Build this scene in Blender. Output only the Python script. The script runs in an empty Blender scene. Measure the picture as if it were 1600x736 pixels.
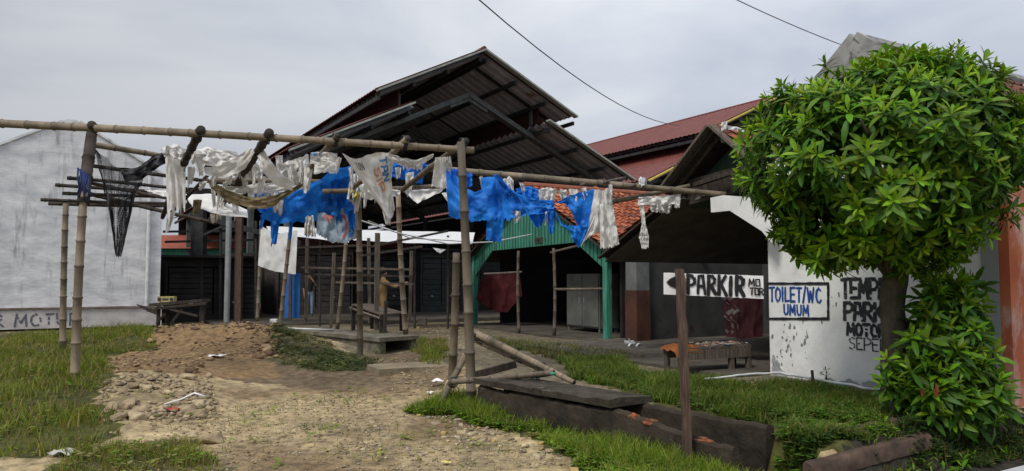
import bpy, bmesh, math, random
import numpy as np
from mathutils import Vector, noise
R = math.radians
sc = bpy.context.scene
COL = sc.collection

# ------------------------------------------------------------------ camera
PITCH = R(3.33); FPX = 1150.0; CZ = 1.6
cd = bpy.data.cameras.new('camera'); cam = bpy.data.objects.new('camera', cd); COL.objects.link(cam)
cam.location = (0, 0, CZ); cam.rotation_euler = (math.pi/2 + PITCH, 0, 0)
cd.sensor_width = 36; cd.lens = 36*FPX/1600; cd.clip_end = 2000; cd.clip_start = .05
sc.camera = cam
# ------------------------------------------------------------------ sky (overcast)
SUN_EL, SUN_AZ = R(52), R(216)          # azimuth measured from +Y clockwise: behind the camera, a bit left
wd = bpy.data.worlds.new('World'); sc.world = wd; wd.use_nodes = True
nt = wd.node_tree; N = nt.nodes; L = nt.links; N.clear()
out = N.new('ShaderNodeOutputWorld'); bg = N.new('ShaderNodeBackground'); bg.inputs[1].default_value = .1
sky = N.new('ShaderNodeTexSky'); sky.sky_type = 'NISHITA'; sky.sun_disc = False
sky.sun_elevation = SUN_EL; sky.sun_rotation = SUN_AZ; sky.air_density = 1.2; sky.dust_density = 3
tc = N.new('ShaderNodeTexCoord'); mp = N.new('ShaderNodeMapping'); mp.inputs['Scale'].default_value = (1.0, 1.0, 2.6)
mp.inputs['Location'].default_value = (.35, .1, .2)
nz = N.new('ShaderNodeTexNoise'); nz.inputs['Scale'].default_value = 2.1; nz.inputs['Detail'].default_value = 7
nz.inputs['Roughness'].default_value = .52; nz.inputs['Distortion'].default_value = .35
rp = N.new('ShaderNodeValToRGB'); e = rp.color_ramp.elements
e[0].position = .33; e[0].color = (3.7, 4.05, 4.8, 1); e[1].position = .62; e[1].color = (5.7, 5.9, 6.25, 1)
sx = N.new('ShaderNodeSeparateXYZ')
# heavier cloud bank low on the left, brighter overhead (CIE overcast)
mr = N.new('ShaderNodeMapRange'); mr.inputs[1].default_value = 0; mr.inputs[2].default_value = .75
mr.inputs[3].default_value = .88; mr.inputs[4].default_value = 1.55
mx = N.new('ShaderNodeMapRange'); mx.inputs[1].default_value = -.7; mx.inputs[2].default_value = .15
mx.inputs[3].default_value = .72; mx.inputs[4].default_value = 1.04
mm = N.new('ShaderNodeMath'); mm.operation = 'MULTIPLY'
vm = N.new('ShaderNodeVectorMath'); vm.operation = 'SCALE'
mix = N.new('ShaderNodeMix'); mix.data_type = 'RGBA'; mix.inputs[0].default_value = .94
L.new(tc.outputs['Generated'], mp.inputs[0]); L.new(mp.outputs[0], nz.inputs['Vector']); L.new(nz.outputs['Fac'], rp.inputs[0])
L.new(tc.outputs['Generated'], sx.inputs[0]); L.new(sx.outputs[2], mr.inputs[0]); L.new(sx.outputs[0], mx.inputs[0])
L.new(mr.outputs[0], mm.inputs[0]); L.new(mx.outputs[0], mm.inputs[1])
L.new(rp.outputs[0], vm.inputs[0]); L.new(mm.outputs[0], vm.inputs[3])
L.new(sky.outputs[0], mix.inputs[6]); L.new(vm.outputs[0], mix.inputs[7]); L.new(mix.outputs[2], bg.inputs[0]); L.new(bg.outputs[0], out.inputs[0])
# ------------------------------------------------------------------ sun behind thin cloud
sd = bpy.data.lights.new('sun', 'SUN'); sd.energy = 1.9; sd.angle = R(15); sd.color = (1, .95, .88)
so = bpy.data.objects.new('sun', sd); COL.objects.link(so)
dirv = Vector((math.sin(SUN_AZ)*math.cos(SUN_EL), math.cos(SUN_AZ)*math.cos(SUN_EL), math.sin(SUN_EL)))
so.rotation_euler = dirv.to_track_quat('Z', 'Y').to_euler(); so.location = dirv*50
vs = sc.view_settings; vs.view_transform = 'Standard'; vs.look = 'None'; vs.exposure = 0.3; vs.gamma = 1; vs.use_curve_mapping = False
sc.cycles.max_bounces = 6; sc.cycles.diffuse_bounces = 3; sc.cycles.glossy_bounces = 2; sc.cycles.transparent_max_bounces = 6
sc.cycles.use_denoising = True

# ------------------------------------------------------------------ frames and pixel helpers
cP, sP = math.cos(PITCH), math.sin(PITCH)
UC, US = .8607, .5091
def gp(u, v, z): return Vector((UC*u - US*v, US*u + UC*v, z))      # site grid: u along the hall's gable, v along its ridge
def uv_of(x, y): return UC*x + US*y, -US*x + UC*y
U = Vector((UC, US, 0)); V = Vector((-US, UC, 0)); Z = Vector((0, 0, 1)); X = Vector((1, 0, 0)); Y = Vector((0, 1, 0))
def W(px, py, y):                         # the point at depth y seen at this place of the photograph
    dx = (px-800)/FPX; dy = (368-py)/FPX
    s = y/(cP - dy*sP)
    return Vector((dx*s, y, CZ + s*(sP + dy*cP)))
def ray(px, py):
    dx = (px-800)/FPX; dy = (368-py)/FPX
    return Vector((dx, cP - dy*sP, sP + dy*cP))
def ss(a, b, x):
    t = min(1, max(0, (x-a)/(b-a))); return t*t*(3-2*t)
def lerp(a, b, t): return a + (b-a)*t
def n2(x, y, s=1, o=0): return noise.noise(Vector((x*s + o, y*s - o, o*.37)))
def gz(x, y):                             # terrain height
    u, v = uv_of(x, y)
    z = .16*ss(7, 17, y)
    z = max(z, .22*ss(-2.8, -5.2, x)*ss(5.2, 8.8, y))
    rough = .025
    m = math.exp(-((x+6.3)/2.3)**2 - ((y-15.4)/1.35)**2)
    z += .40*m + .10*math.exp(-((x+4.2)/1.2)**2 - ((y-15.0)/1.3)**2); rough += .17*m
    m = math.exp(-((x+5.6)/.9)**2 - ((y-10.7)/.75)**2); z += .12*m; rough += .09*m
    z -= .22*math.exp(-((x+2.7)/1.5)**2 - ((y-15.2)/1.3)**2)
    uc = u + .18*(v-4.3) if v > 3.0 else u
    z += .13*math.exp(-((x+5.0)/.9)**2 - ((y-9.6)/.7)**2)
    w2 = ss(7.7, 8.4, v)
    w = ss(lerp(5.10, 4.0, w2), lerp(5.20, 6.4, w2), uc)*ss(3.72, 3.92, v)*(1-ss(12, 15, v))
    z = lerp(z, .25, w)
    z = lerp(z, -.06, ss(4.8, 5.3, u)*(1-ss(3.6, 3.9, v))*ss(1.5,2.2,v))
    z = lerp(z, -.2, ss(4.70, 4.77, uc)*(1-ss(5.06, 5.1, uc))*ss(3.3, 3.6, v)*(1-ss(7.55, 7.65, v)))
    if abs(x) < 30 and y < 40:
        z += rough*n2(x, y, .9, 3.1) + rough*.7*n2(x, y, 2.7, 7.7) + rough*.35*n2(x, y, 7, 1.3)
    return z
def Gt(px, py):                           # terrain point seen at this place of the photograph
    d = ray(px, py); z = 0
    for _ in range(14):
        t = (z-CZ)/d.z; p = d*t; z = lerp(z, gz(p.x, p.y), .6)
    return Vector((p.x, p.y, gz(p.x, p.y)))

# ------------------------------------------------------------------ materials
MATS = {}
def mat(name, c1, c2=None, scale=4, rough=.85, bump=.15, bscale=None, detail=6, stretch=(1,1,1), c3=None, c3at=.62, s3=1.2, c3w=.07, attr=False, metal=0, transl=0, spec=.3, objvar=0, lo=.35, hi=.65, stretch3=(1,1,1)):
    if name in MATS: return MATS[name]
    m = bpy.data.materials.new(name); m.use_nodes = True; t = m.node_tree; n = t.nodes; l = t.links
    b = n['Principled BSDF']; b.inputs['Roughness'].default_value = rough; b.inputs['Metallic'].default_value = metal
    b.inputs['Specular IOR Level'].default_value = spec
    tx = n.new('ShaderNodeTexCoord'); mpn = n.new('ShaderNodeMapping'); mpn.inputs['Scale'].default_value = stretch
    l.new(tx.outputs['Object'], mpn.inputs[0])
    no = n.new('ShaderNodeTexNoise'); no.inputs['Scale'].default_value = scale; no.inputs['Detail'].default_value = detail; no.inputs['Roughness'].default_value = .6
    l.new(mpn.outputs[0], no.inputs['Vector'])
    r = n.new('ShaderNodeValToRGB'); r.color_ramp.elements[0].position = lo; r.color_ramp.elements[1].position = hi
    c2 = c2 or c1
    if attr:
        a = n.new('ShaderNodeAttribute'); a.attribute_name = 'Col'
        r.color_ramp.elements[0].color = (*[1-attr]*3, 1); r.color_ramp.elements[1].color = (*[1+attr*.6]*3, 1)
        mu = n.new('ShaderNodeMix'); mu.data_type = 'RGBA'; mu.blend_type = 'MULTIPLY'; mu.inputs[0].default_value = 1
        l.new(a.outputs[0], mu.inputs[6]); l.new(r.outputs[0], mu.inputs[7]); colo = mu.outputs[2]
    else:
        r.color_ramp.elements[0].color = (*c1, 1); r.color_ramp.elements[1].color = (*c2, 1); colo = r.outputs[0]
    l.new(no.outputs['Fac'], r.inputs[0])
    if c3:
        m3 = n.new('ShaderNodeMapping'); m3.inputs['Scale'].default_value = stretch3; l.new(tx.outputs['Object'], m3.inputs[0])
        o3 = n.new('ShaderNodeTexNoise'); o3.inputs['Scale'].default_value = s3; o3.inputs['Detail'].default_value = 9; o3.inputs['Roughness'].default_value = .68
        l.new(m3.outputs[0], o3.inputs['Vector'])
        r3 = n.new('ShaderNodeValToRGB'); r3.color_ramp.elements[0].position = c3at; r3.color_ramp.elements[1].position = min(1, c3at+c3w)
        l.new(o3.outputs['Fac'], r3.inputs[0])
        x3 = n.new('ShaderNodeMix'); x3.data_type = 'RGBA'; l.new(r3.outputs[0], x3.inputs[0]); l.new(colo, x3.inputs[6]); x3.inputs[7].default_value = (*c3, 1); colo = x3.outputs[2]
    if objvar:
        oi = n.new('ShaderNodeObjectInfo'); mr_ = n.new('ShaderNodeMapRange'); mr_.inputs[3].default_value = 1-objvar; mr_.inputs[4].default_value = 1+objvar*.6
        l.new(oi.outputs['Random'], mr_.inputs[0]); sc_ = n.new('ShaderNodeVectorMath'); sc_.operation = 'SCALE'; l.new(colo, sc_.inputs[0]); l.new(mr_.outputs[0], sc_.inputs[3]); colo = sc_.outputs[0]
    l.new(colo, b.inputs['Base Color'])
    if bump:
        nb = n.new('ShaderNodeTexNoise'); nb.inputs['Scale'].default_value = bscale or scale*4; nb.inputs['Detail'].default_value = 8
        l.new(mpn.outputs[0], nb.inputs['Vector']); bp = n.new('ShaderNodeBump'); bp.inputs['Strength'].default_value = bump; bp.inputs['Distance'].default_value = .02
        l.new(nb.outputs['Fac'], bp.inputs['Height']); l.new(bp.outputs[0], b.inputs['Normal'])
    if transl:
        tr = n.new('ShaderNodeBsdfTranslucent'); l.new(colo, tr.inputs[0]); ms = n.new('ShaderNodeMixShader'); ms.inputs[0].default_value = transl
        l.new(b.outputs[0], ms.inputs[1]); l.new(tr.outputs[0], ms.inputs[2]); l.new(ms.outputs[0], n['Material Output'].inputs[0])
    MATS[name] = m; return m

BAMBOO = mat('weathered bamboo', (.13,.105,.075), None, 6, .7, .3, stretch=(1,1,.4), c3=(.045,.038,.03), c3at=.56, c3w=.2, s3=3.5, objvar=.3, spec=.4, attr=.3)
BAMBOOD = mat('dark rotten bamboo', (.02,.017,.015), (.06,.048,.038), 6, .85, .3)
WOOD = mat('old grey wood', (.06,.047,.038), (.155,.128,.102), 6, .85, .3, stretch=(6,6,.6), c3=(.035,.027,.022), c3at=.6, s3=4)
WOODD = mat('dark wood', (.022,.018,.015), (.065,.052,.042), 6, .85, .3, stretch=(3,3,1))
WOODB = mat('brown post wood', (.045,.028,.021), (.125,.082,.06), 7, .85, .35, stretch=(9,9,.7))
WHITEWALL = mat('grey stained whitewash', (.50,.505,.525), (.74,.74,.75), 2.2, .9, .3, bscale=9, detail=10, stretch=(.8,.8,1.8), c3=(.22,.22,.225), c3at=.53, c3w=.2, s3=1.9, stretch3=(2.4,2.4,.38))
WHITEWALL2 = mat('peeling whitewash', (.62,.63,.62), (.82,.83,.81), 1.6, .85, .25, bscale=12, c3=(.24,.26,.275), c3at=.58, c3w=.13, s3=1.5, stretch3=(1,1,.8))
PLINTH = mat('dirty plinth plaster', (.42,.385,.37), (.6,.565,.55), 3, .9, .3, c3=(.1,.075,.06), c3at=.6, s3=1.6)
CEMENT = mat('grey cement', (.2,.2,.195), (.36,.36,.35), 3, .9, .3, c3=(.09,.09,.085), c3at=.6, s3=2)
DARKCON = mat('mossy black concrete', (.013,.010,.007), (.050,.039,.027), 3.0, .9, .9, bscale=16, detail=9, c3=(.13,.11,.078), c3at=.62, c3w=.14, s3=4)
CULVERT = mat('mossy culvert concrete', (.085,.075,.058), (.2,.18,.14), 3, .9, .5, bscale=20, c3=(.05,.065,.02), c3at=.55, s3=1.6)
FLOORC = mat('worn cement floor', (.05,.042,.034), (.10,.088,.07), 2.2, .9, .2, c3=(.03,.026,.021), c3at=.6, s3=1.5)
BRICKO = mat('orange brick crumble', (.10,.04,.02), (.30,.095,.035), 20, .9, .5)
ORANGE = mat('orange peeling paint', (.42,.095,.04), (.55,.17,.075), 2.2, .85, .2, c3=(.62,.48,.42), c3at=.50, c3w=.12, s3=1.5, stretch3=(1,1,.45))
METAL = mat('bare corrugated zinc', (.25,.27,.305), (.36,.385,.43), 3, .5, .05, metal=.1, c3=(.13,.1,.08), c3at=.63, s3=.9)
REDROOF = mat('red painted sheet roof', (.10,.024,.018), (.165,.042,.03), 2.5, .6, .05, c3=(.09,.03,.025), c3at=.62, s3=1.2)
REDDARK = mat('dark red cladding', (.03,.010,.010), (.055,.018,.016), 2.5, .7, .05)
FASCIA = mat('grey green steel', (.22,.25,.22), (.34,.37,.33), 5, .6, .1, c3=(.12,.1,.075), c3at=.65, s3=3)
STEEL = mat('dark grey green steel', (.055,.065,.062), (.1,.115,.11), 5, .6, .1)
STEELD = mat('blackish steel', (.015,.016,.017), (.04,.04,.042), 5, .7, .1)  # blackish tone for purlins, upper rafters and the shelter frame
YELLOW = mat('yellow fascia paint', (.42,.32,.06), (.55,.43,.1), 5, .7, .1, c3=(.14,.11,.06), c3at=.62, s3=3)
GREEN = mat('green plank paint', (.022,.125,.085), (.07,.27,.19), 3, .75, .2, stretch=(4,4,.6), c3=(.02,.07,.05), c3at=.6, s3=2.2, stretch3=(3,3,.7))
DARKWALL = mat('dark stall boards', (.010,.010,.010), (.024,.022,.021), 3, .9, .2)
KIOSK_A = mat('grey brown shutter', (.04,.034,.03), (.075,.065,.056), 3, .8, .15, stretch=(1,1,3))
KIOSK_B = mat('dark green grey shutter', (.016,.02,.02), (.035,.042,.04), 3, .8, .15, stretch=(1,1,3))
CABINET = mat('dull cream cabinet', (.09,.093,.085), (.14,.145,.13), 3, .6, .1)
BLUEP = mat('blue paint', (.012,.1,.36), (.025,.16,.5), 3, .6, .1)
TILE = mat('clay roof tile', None or (.3,.1,.05), (.4,.15,.08), 9, .85, .3, attr=.35)
TILEB = mat('brown roof tile', (.085,.04,.03), (.16,.075,.055), 7, .85, .3)
BLUETARP = mat('sheeny blue tarpaulin', (.005,.11,.52), (.02,.25,.80), 4, .6, .7, bscale=12, transl=.25, c3=(.10,.36,.80), c3at=.58, c3w=.2, s3=5, stretch3=(1,1,3))  # paler streaks put the sheen of the folds into the blue
WHITECLOTH = mat('dirty white plastic sheet', (.68,.665,.635), (.82,.81,.79), 9, .7, .5, bscale=14, transl=.2, c3=(.40,.35,.28), c3at=.64, c3w=.2, s3=8, objvar=.12)
CLEANCLOTH = mat('washed white cloth', (.60,.60,.59), (.70,.70,.69), 6, .8, .3, bscale=12, transl=.15)
BRIGHTCLOTH = mat('bright white tarpaulin', (.72,.73,.75), (.82,.83,.84), 2, .6, .1, transl=.2)
OLIVECLOTH = mat('rotten brown canvas', (.13,.1,.05), (.3,.24,.14), 7, .9, .4, transl=.15, c3=(.06,.05,.035), c3at=.62, s3=5)
DARKCLOTH = mat('black plastic film', (.012,.012,.013), (.035,.035,.037), 5, .55, .2)
BANNERB = mat('faded pale blue banner', (.2,.3,.4), (.42,.5,.56), 5, .7, .2, transl=.2, c3=(.1,.2,.4), c3at=.58, s3=5)
NET = mat('black shade net', (.03,.03,.034), (.06,.06,.066), 8, .8, 0)
ROPE = mat('grey rope', (.25,.24,.22), (.4,.38,.35), 8, .9, .2)
WIRE = mat('black cable', (.03,.03,.034), (.05,.05,.05), 4, .6, 0)
HOSE = mat('green hose plastic', (.01,.2,.1), (.02,.33,.18), 4, .4, .05, spec=.5)
PIPEW = mat('white pipe', (.5,.52,.52), (.7,.72,.72), 6, .5, .05)
GREYPIPE = mat('grey pipe', (.2,.22,.23), (.3,.32,.33), 6, .5, .05)
REDCLOTH = mat('red cloth', (.038,.003,.004), (.065,.006,.008), 4, .85, .2)
BLACKPAINT = mat('black brush paint', (.008,.008,.01), (.02,.02,.024), 18, .7, .1)
STENCIL = mat('worn black stencil paint', (.015,.016,.02), (.05,.052,.056), 14, .8, .1, c3=(.45,.46,.46), c3at=.6, s3=9)
BLUEPAINT = mat('blue brush paint', (.010,.045,.2), (.02,.08,.3), 14, .75, .1)
GRAFF = mat('faded blue black paint', (.06,.065,.10), (.15,.15,.18), 10, .85, .1)
SIGNWHITE = mat('white banner', (.72,.72,.73), (.82,.82,.83), 3, .5, .1)
PRINTR = mat('faded red print', (.45,.05,.06), (.55,.12,.1), 8, .8, 0)
PRINTO = mat('faded orange print', (.55,.22,.06), (.62,.32,.15), 8, .8, 0)
PRINTB = mat('faded blue print', (.03,.13,.4), (.1,.25,.5), 8, .8, 0)
PRINTY = mat('faded yellow print', (.6,.5,.08), (.65,.58,.2), 8, .8, 0)
PRINTG = mat('faded grey print', (.06,.07,.08), (.14,.15,.16), 8, .8, 0)
BARK = mat('dark bark', (.05,.041,.033), (.135,.115,.09), 7, .95, .7, stretch=(1,1,.5), c3=(.13,.12,.1), c3at=.63, s3=5)
LEAF = mat('leaf', (.1,.2,.02), None, 6, .5, 0, attr=.25, transl=.30, spec=.28)
GRASS = mat('grass', (.1,.2,.02), None, 3, .6, 0, attr=.2, transl=.3)
STONE = mat('stone', (.3,.25,.17), None, 14, .95, .6, attr=.3)
SKIN = mat('figure', (.3,.2,.1), None, 6, .8, .05, attr=.12)
HAIR = mat('black hair', (.01,.009,.008), (.02,.018,.016), 6, .7, .05)
PAPER = mat('white paper scrap', (.75,.75,.76), (.82,.82,.82), 4, .7, .1)
PINKBAR = mat('reddish grey stone', (.05,.034,.026), (.125,.082,.06), 5, .9, .5, bscale=16, c3=(.1,.1,.06), c3at=.6, s3=3)
KERBM = mat('pale kerb concrete', (.42,.43,.45), (.55,.56,.58), 5, .9, .2)

# ------------------------------------------------------------------ mesh builder
WL = {}
def wloc(o): return WL.get(o.name, Vector((0,0,0)))
def tag(o, label=None, cat=None, group=None, kind=None):
    if label: o['label'] = label
    if cat: o['category'] = cat
    if group: o['group'] = group
    if kind: o['kind'] = kind
    return o
def thing(name, label, cat, loc, group=None):
    o = bpy.data.objects.new(name, None); COL.objects.link(o); o.location = loc; o.empty_display_size = .2
    WL[o.name] = Vector(loc); return tag(o, label, cat, group)
class MB:
    def __init__(s): s.v = []; s.f = []; s.c = []
    def add(s, vs_, fs_, col=None):
        b = len(s.v); s.v += [tuple(p) for p in vs_]
        for f in fs_: s.f.append(tuple(i+b for i in f)); s.c.append(col)
        return s
    def hexa(s, p, col=None):             # 8 corners: bottom ring of 4, top ring of 4
        return s.add(p, [(3,2,1,0),(4,5,6,7),(0,1,5,4),(1,2,6,5),(2,3,7,6),(3,0,4,7)], col)
    def box(s, c, sx_, sy_, sz_, ax=X, ay=Y, az=Z, col=None):
        c = Vector(c); p = []
        for k in (-1, 1):
            for i, j in ((-1,-1),(1,-1),(1,1),(-1,1)): p.append(c + ax*(i*sx_/2) + ay*(j*sy_/2) + az*(k*sz_/2))
        return s.hexa(p, col)
    def gbox(s, u0, u1, v0, v1, z0, z1, col=None):
        return s.hexa([gp(u,v,z) for z in (z0,z1) for u, v in ((u0,v0),(u1,v0),(u1,v1),(u0,v1))], col)
    def beam(s, a, b, w, h, up=Z, col=None):
        a, b = Vector(a), Vector(b); d = (b-a); ln = d.length; d.normalize()
        side = d.cross(up)
        if side.length < 1e-4: side = d.cross(X)
        side.normalize(); u2 = side.cross(d).normalized()
        return s.box((a+b)/2, ln, w, h, d, side, u2, col)
    def tube(s, pts, rad, seg=8, col=None, cap=True):
        pts = [Vector(p) for p in pts]; n = len(pts)
        if not hasattr(rad, '__len__'): rad = [rad]*n
        b = len(s.v); prev = None
        for i, p in enumerate(pts):
            d = (pts[min(i+1,n-1)] - pts[max(i-1,0)]).normalized()
            if prev is None:
                a = d.cross(Z if abs(d.z) < .9 else X).normalized()
            else:
                a = (prev - d*prev.dot(d)).normalized()
            prev = a; c = d.cross(a)
            for k in range(seg):
                t = 2*math.pi*k/seg; s.v.append(tuple(p + (a*math.cos(t) + c*math.sin(t))*rad[i]))
        for i in range(n-1):
            for k in range(seg):
                k2 = (k+1) % seg; s.f.append((b+i*seg+k, b+i*seg+k2, b+(i+1)*seg+k2, b+(i+1)*seg+k)); s.c.append(col)
        if cap:
            s.f.append(tuple(b+k for k in range(seg))[::-1]); s.c.append(col)
            s.f.append(tuple(b+(n-1)*seg+k for k in range(seg))); s.c.append(col)
        return s
    def bamboo(s, a, b, r0, r1, seed=0, node=.36, bend=.03):
        rnd = random.Random(seed); a, b = Vector(a), Vector(b); d = b-a; ln = d.length
        per = Vector((rnd.uniform(-1,1), rnd.uniform(-1,1), rnd.uniform(-1,1))); per = (per - d*(per.dot(d)/d.dot(d))).normalized()
        pts, rad, ring = [], [], []; t = rnd.uniform(.02, node*.6); marks = [0]
        while t < ln-.05:
            marks += [t-.022, t-.008, t+.008, t+.022]; t += node*rnd.uniform(.8, 1.2)
        marks.append(ln)
        for i, m in enumerate(marks):
            q = m/ln; r = lerp(r0, r1, q); w = 1.0
            if 0 < i < len(marks)-1: w = (1.0, 1.16, 1.13, .97)[(i-1) % 4]
            ring.append(0 < i < len(marks)-1 and (i-1) % 4 in (0, 1))
            pts.append(a + d*q + per*(bend*ln*.5*math.sin(math.pi*q))); rad.append(r*w)
        n0 = len(s.f); s.tube(pts, rad, 10); base = 1.0
        for i in range(len(pts)-1):
            if not ring[i] and i % 4 == 0: base = rnd.uniform(.72, 1.12)
            c = (.125*base,.10*base,.075*base) if ring[i] else (.205*base,.163*base,.112*base)
            for k in range(10): s.c[n0+i*10+k] = c
        s.c[-1] = s.c[-2] = (.03,.026,.022); return s
    def grid(s, g, col=None, skip=None):
        nu = len(g); nv = len(g[0]); b = len(s.v)
        for row in g: s.v += [tuple(p) for p in row]
        for i in range(nu-1):
            for j in range(nv-1):
                if skip and skip(i, j): continue
                s.f.append((b+i*nv+j, b+(i+1)*nv+j, b+(i+1)*nv+j+1, b+i*nv+j+1)); s.c.append(col)
        return s
    def prism(s, poly, off, col=None):    # polygon extruded by the vector off
        n = len(poly); p = [Vector(q) for q in poly]; off = Vector(off)
        return s.add(p + [q+off for q in p], [tuple(range(n))[::-1], tuple(range(n, 2*n))] + [(i,(i+1)%n,n+(i+1)%n,n+i) for i in range(n)], col)
    def build(s, name, material, parent=None, smooth=False, fix=True):
        me = bpy.data.meshes.new(name)
        vs_ = [Vector(v) for v in s.v]
        if parent: org = wloc(parent)
        else:
            a = np.array(s.v); org = Vector(((a[:,0].min()+a[:,0].max())/2, (a[:,1].min()+a[:,1].max())/2, a[:,2].min()))
        me.from_pydata([tuple(v-org) for v in vs_], [], s.f); me.validate()
        if any(c is not None for c in s.c) and len(me.polygons) == len(s.f):
            ca = me.color_attributes.new('Col', 'FLOAT_COLOR', 'CORNER'); arr = []
            for p, c in zip(me.polygons, s.c):
                c = c or (.5,.5,.5); arr += [c[0], c[1], c[2], 1.0]*p.loop_total
            ca.data.foreach_set('color', arr)
        if fix:
            bm = bmesh.new(); bm.from_mesh(me); bmesh.ops.recalc_face_normals(bm, faces=bm.faces); bm.to_mesh(me); bm.free()
        if smooth: me.polygons.foreach_set('use_smooth', [True]*len(me.polygons))
        me.materials.append(material)
        o = bpy.data.objects.new(name, me); COL.objects.link(o)
        if parent:
            o.parent = parent; WL[o.name] = org.copy()
        else:
            o.location = org; WL[o.name] = org.copy()
        return o
def fast(name, verts, faces, cols, material, parent=None, smooth=False, org=None):
    """big meshes: verts (N,3), faces (M,k) of one size, cols (M,3) per face"""
    me = bpy.data.meshes.new(name); k = faces.shape[1]; m = len(faces)
    org = wloc(parent) if parent else (org or Vector((0,0,0)))
    verts = verts - np.array(org)
    me.vertices.add(len(verts)); me.vertices.foreach_set('co', verts.astype(np.float32).ravel())
    me.loops.add(m*k); me.loops.foreach_set('vertex_index', faces.astype(np.int32).ravel())
    me.polygons.add(m); me.polygons.foreach_set('loop_start', np.arange(0, m*k, k, dtype=np.int32)); me.polygons.foreach_set('loop_total', np.full(m, k, dtype=np.int32))
    if cols is not None:
        ca = me.color_attributes.new('Col', 'FLOAT_COLOR', 'CORNER'); c4 = np.ones((m, k, 4), dtype=np.float32); c4[:,:,:3] = cols[:,None,:]
        ca.data.foreach_set('color', c4.ravel())
    me.update(calc_edges=True); me.validate()
    if smooth: me.polygons.foreach_set('use_smooth', np.ones(m, dtype=bool))
    me.materials.append(material)
    o = bpy.data.objects.new(name, me); COL.objects.link(o)
    if parent: o.parent = parent
    else: o.location = org
    WL[o.name] = Vector(org); return o
def in_poly(x, y, poly):
    c = False; n = len(poly); j = n-1
    for i in range(n):
        xi, yi = poly[i]; xj, yj = poly[j]
        if (yi > y) != (yj > y) and x < (xj-xi)*(y-yi)/(yj-yi)+xi: c = not c
        j = i
    return c
def pxpoly(pts): return [(lambda q: (q.x, q.y))(Gt(*p)) for p in pts]
# ================================================================== GROUND
GR1 = pxpoly([(-420,545),(-150,532),(0,528),(110,520),(235,512),(240,532),(165,556),(172,600),(150,640),(185,685),(95,714),(-60,724),(-500,730)])
GR3 = pxpoly([(640,645),(690,628),(740,630),(860,655),(1000,695),(1140,742),(1160,830),(960,830),(915,738),(850,692),(740,658)])
GR4 = pxpoly([(880,566),(960,560),(1010,588),(1190,600),(1330,616),(1400,640),(1410,676),(1300,696),(1215,720),(1205,668),(1015,622),(905,596)])
GR5 = pxpoly([(425,522),(520,540),(590,562),(570,582),(470,578),(425,548)])
GR6 = pxpoly([(645,528),(700,532),(695,572),(652,566)])
GR7 = pxpoly([(760,524),(950,546),(1000,562),(890,572),(860,560),(760,540)])
GR0 = pxpoly([(60,790),(110,708),(270,690),(345,722),(360,790)])
WET = pxpoly([(300,545),(640,552),(700,585),(690,608),(600,612),(430,602),(330,585)])
MOUND = pxpoly([(140,562),(250,512),(430,514),(470,545),(420,590),(300,585),(180,582)])
def region(x, y):
    dx, dy = .28*n2(x, y, 1.3, 9), .28*n2(x, y, 1.3, 21)
    dx += .10*n2(x, y, 5, 2); dy += .10*n2(x, y, 5, 31); x += dx; y += dy
    u, v = uv_of(x, y)
    for k, P in (('grass', GR1), ('grass', GR3), ('grass', GR4), ('weak', GR5), ('weak', GR6), ('weak', GR7), ('weak', GR0), ('mound', MOUND), ('wet', WET)):
        if in_poly(x, y, P): return k
    if u > 5.0 and v < 3.9: return 'ditch'
    if u > 4.4 and 4.2 < v < 6: return 'grass'
    if u > 5 and v > 4.3: return 'yard'
    if x < -9 : return 'weak'
    return 'dirt'
RC = dict(grass=(.07,.07,.018), weak=(.12,.105,.048), mound=(.24,.155,.075), wet=(.16,.115,.068), ditch=(.035,.03,.022), yard=(.17,.14,.09), dirt=(.355,.275,.155))
xs = np.concatenate([np.linspace(-320,-16,14), np.arange(-14,7.6,.11), np.linspace(8.5,320,14)])
ys = np.concatenate([np.linspace(-60,2.5,8), np.arange(3.2,19.5,.11), np.linspace(20,30,16), np.linspace(34,400,12)])
gv = np.array([(x, y, gz(x, y)) for x in xs for y in ys]); ny = len(ys)
gi = np.array([(i*ny+j, (i+1)*ny+j, (i+1)*ny+j+1, i*ny+j+1) for i in range(len(xs)-1) for j in range(ny-1)])
gc = []
for f in gi:
    c = gv[f].mean(axis=0); k = region(c[0], c[1]); b = RC[k]
    s = 1 + .38*n2(c[0], c[1], .55, 5) + .28*n2(c[0], c[1], 2.1, 8) + .2*n2(c[0], c[1], 6, 3)
    if k == 'dirt':
        t = ss(-.1, .5, n2(c[0], c[1], .8, 14)); b = tuple(lerp(p, q, t) for p, q in zip(b, (.185,.128,.07)))
        t = ss(.15, .5, n2(c[0], c[1], 1.7, 40))*.6*ss(-2, 1, c[0]); b = tuple(lerp(p, q, t) for p, q in zip(b, (.43,.345,.175)))
    gc.append([max(.01, q*s) for q in b])
GROUND = mat('earth', (.3,.25,.17), None, 9, .95, .9, bscale=30, detail=12, attr=.6, lo=.3, hi=.7)
g = fast('ground', gv, gi, np.array(gc), GROUND, smooth=True); tag(g, 'rutted dirt yard with damp brown patches and grassy edges', 'ground', kind='structure')

# ------------------------------------------------------------------ floors
m = MB(); m.gbox(3.5, 19.5, 21.9, 52, -.1, .28); o = m.build('floor', FLOORC); tag(o, 'worn cement floor of the open market hall', 'floor', kind='structure')
m = MB(); m.gbox(10.0, 16, 13.2, 20.4, -.1, .205); o = m.build('floor', FLOORC); tag(o, 'cement floor of the green fronted stall', 'floor', kind='structure')
m = MB(); m.gbox(7.6, 14.4, 7.15, 12.6, -.1, .30); o = m.build('floor', FLOORC); tag(o, 'cement floor of the open porch beside the white wall', 'floor', kind='structure')
m = MB(); m.gbox(6.2, 20, 3.05, 3.35, -.5, -.03); o = m.build('kerb', KERBM); tag(o, 'pale concrete road kerb at the lower right corner', 'kerb', kind='structure')

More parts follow.
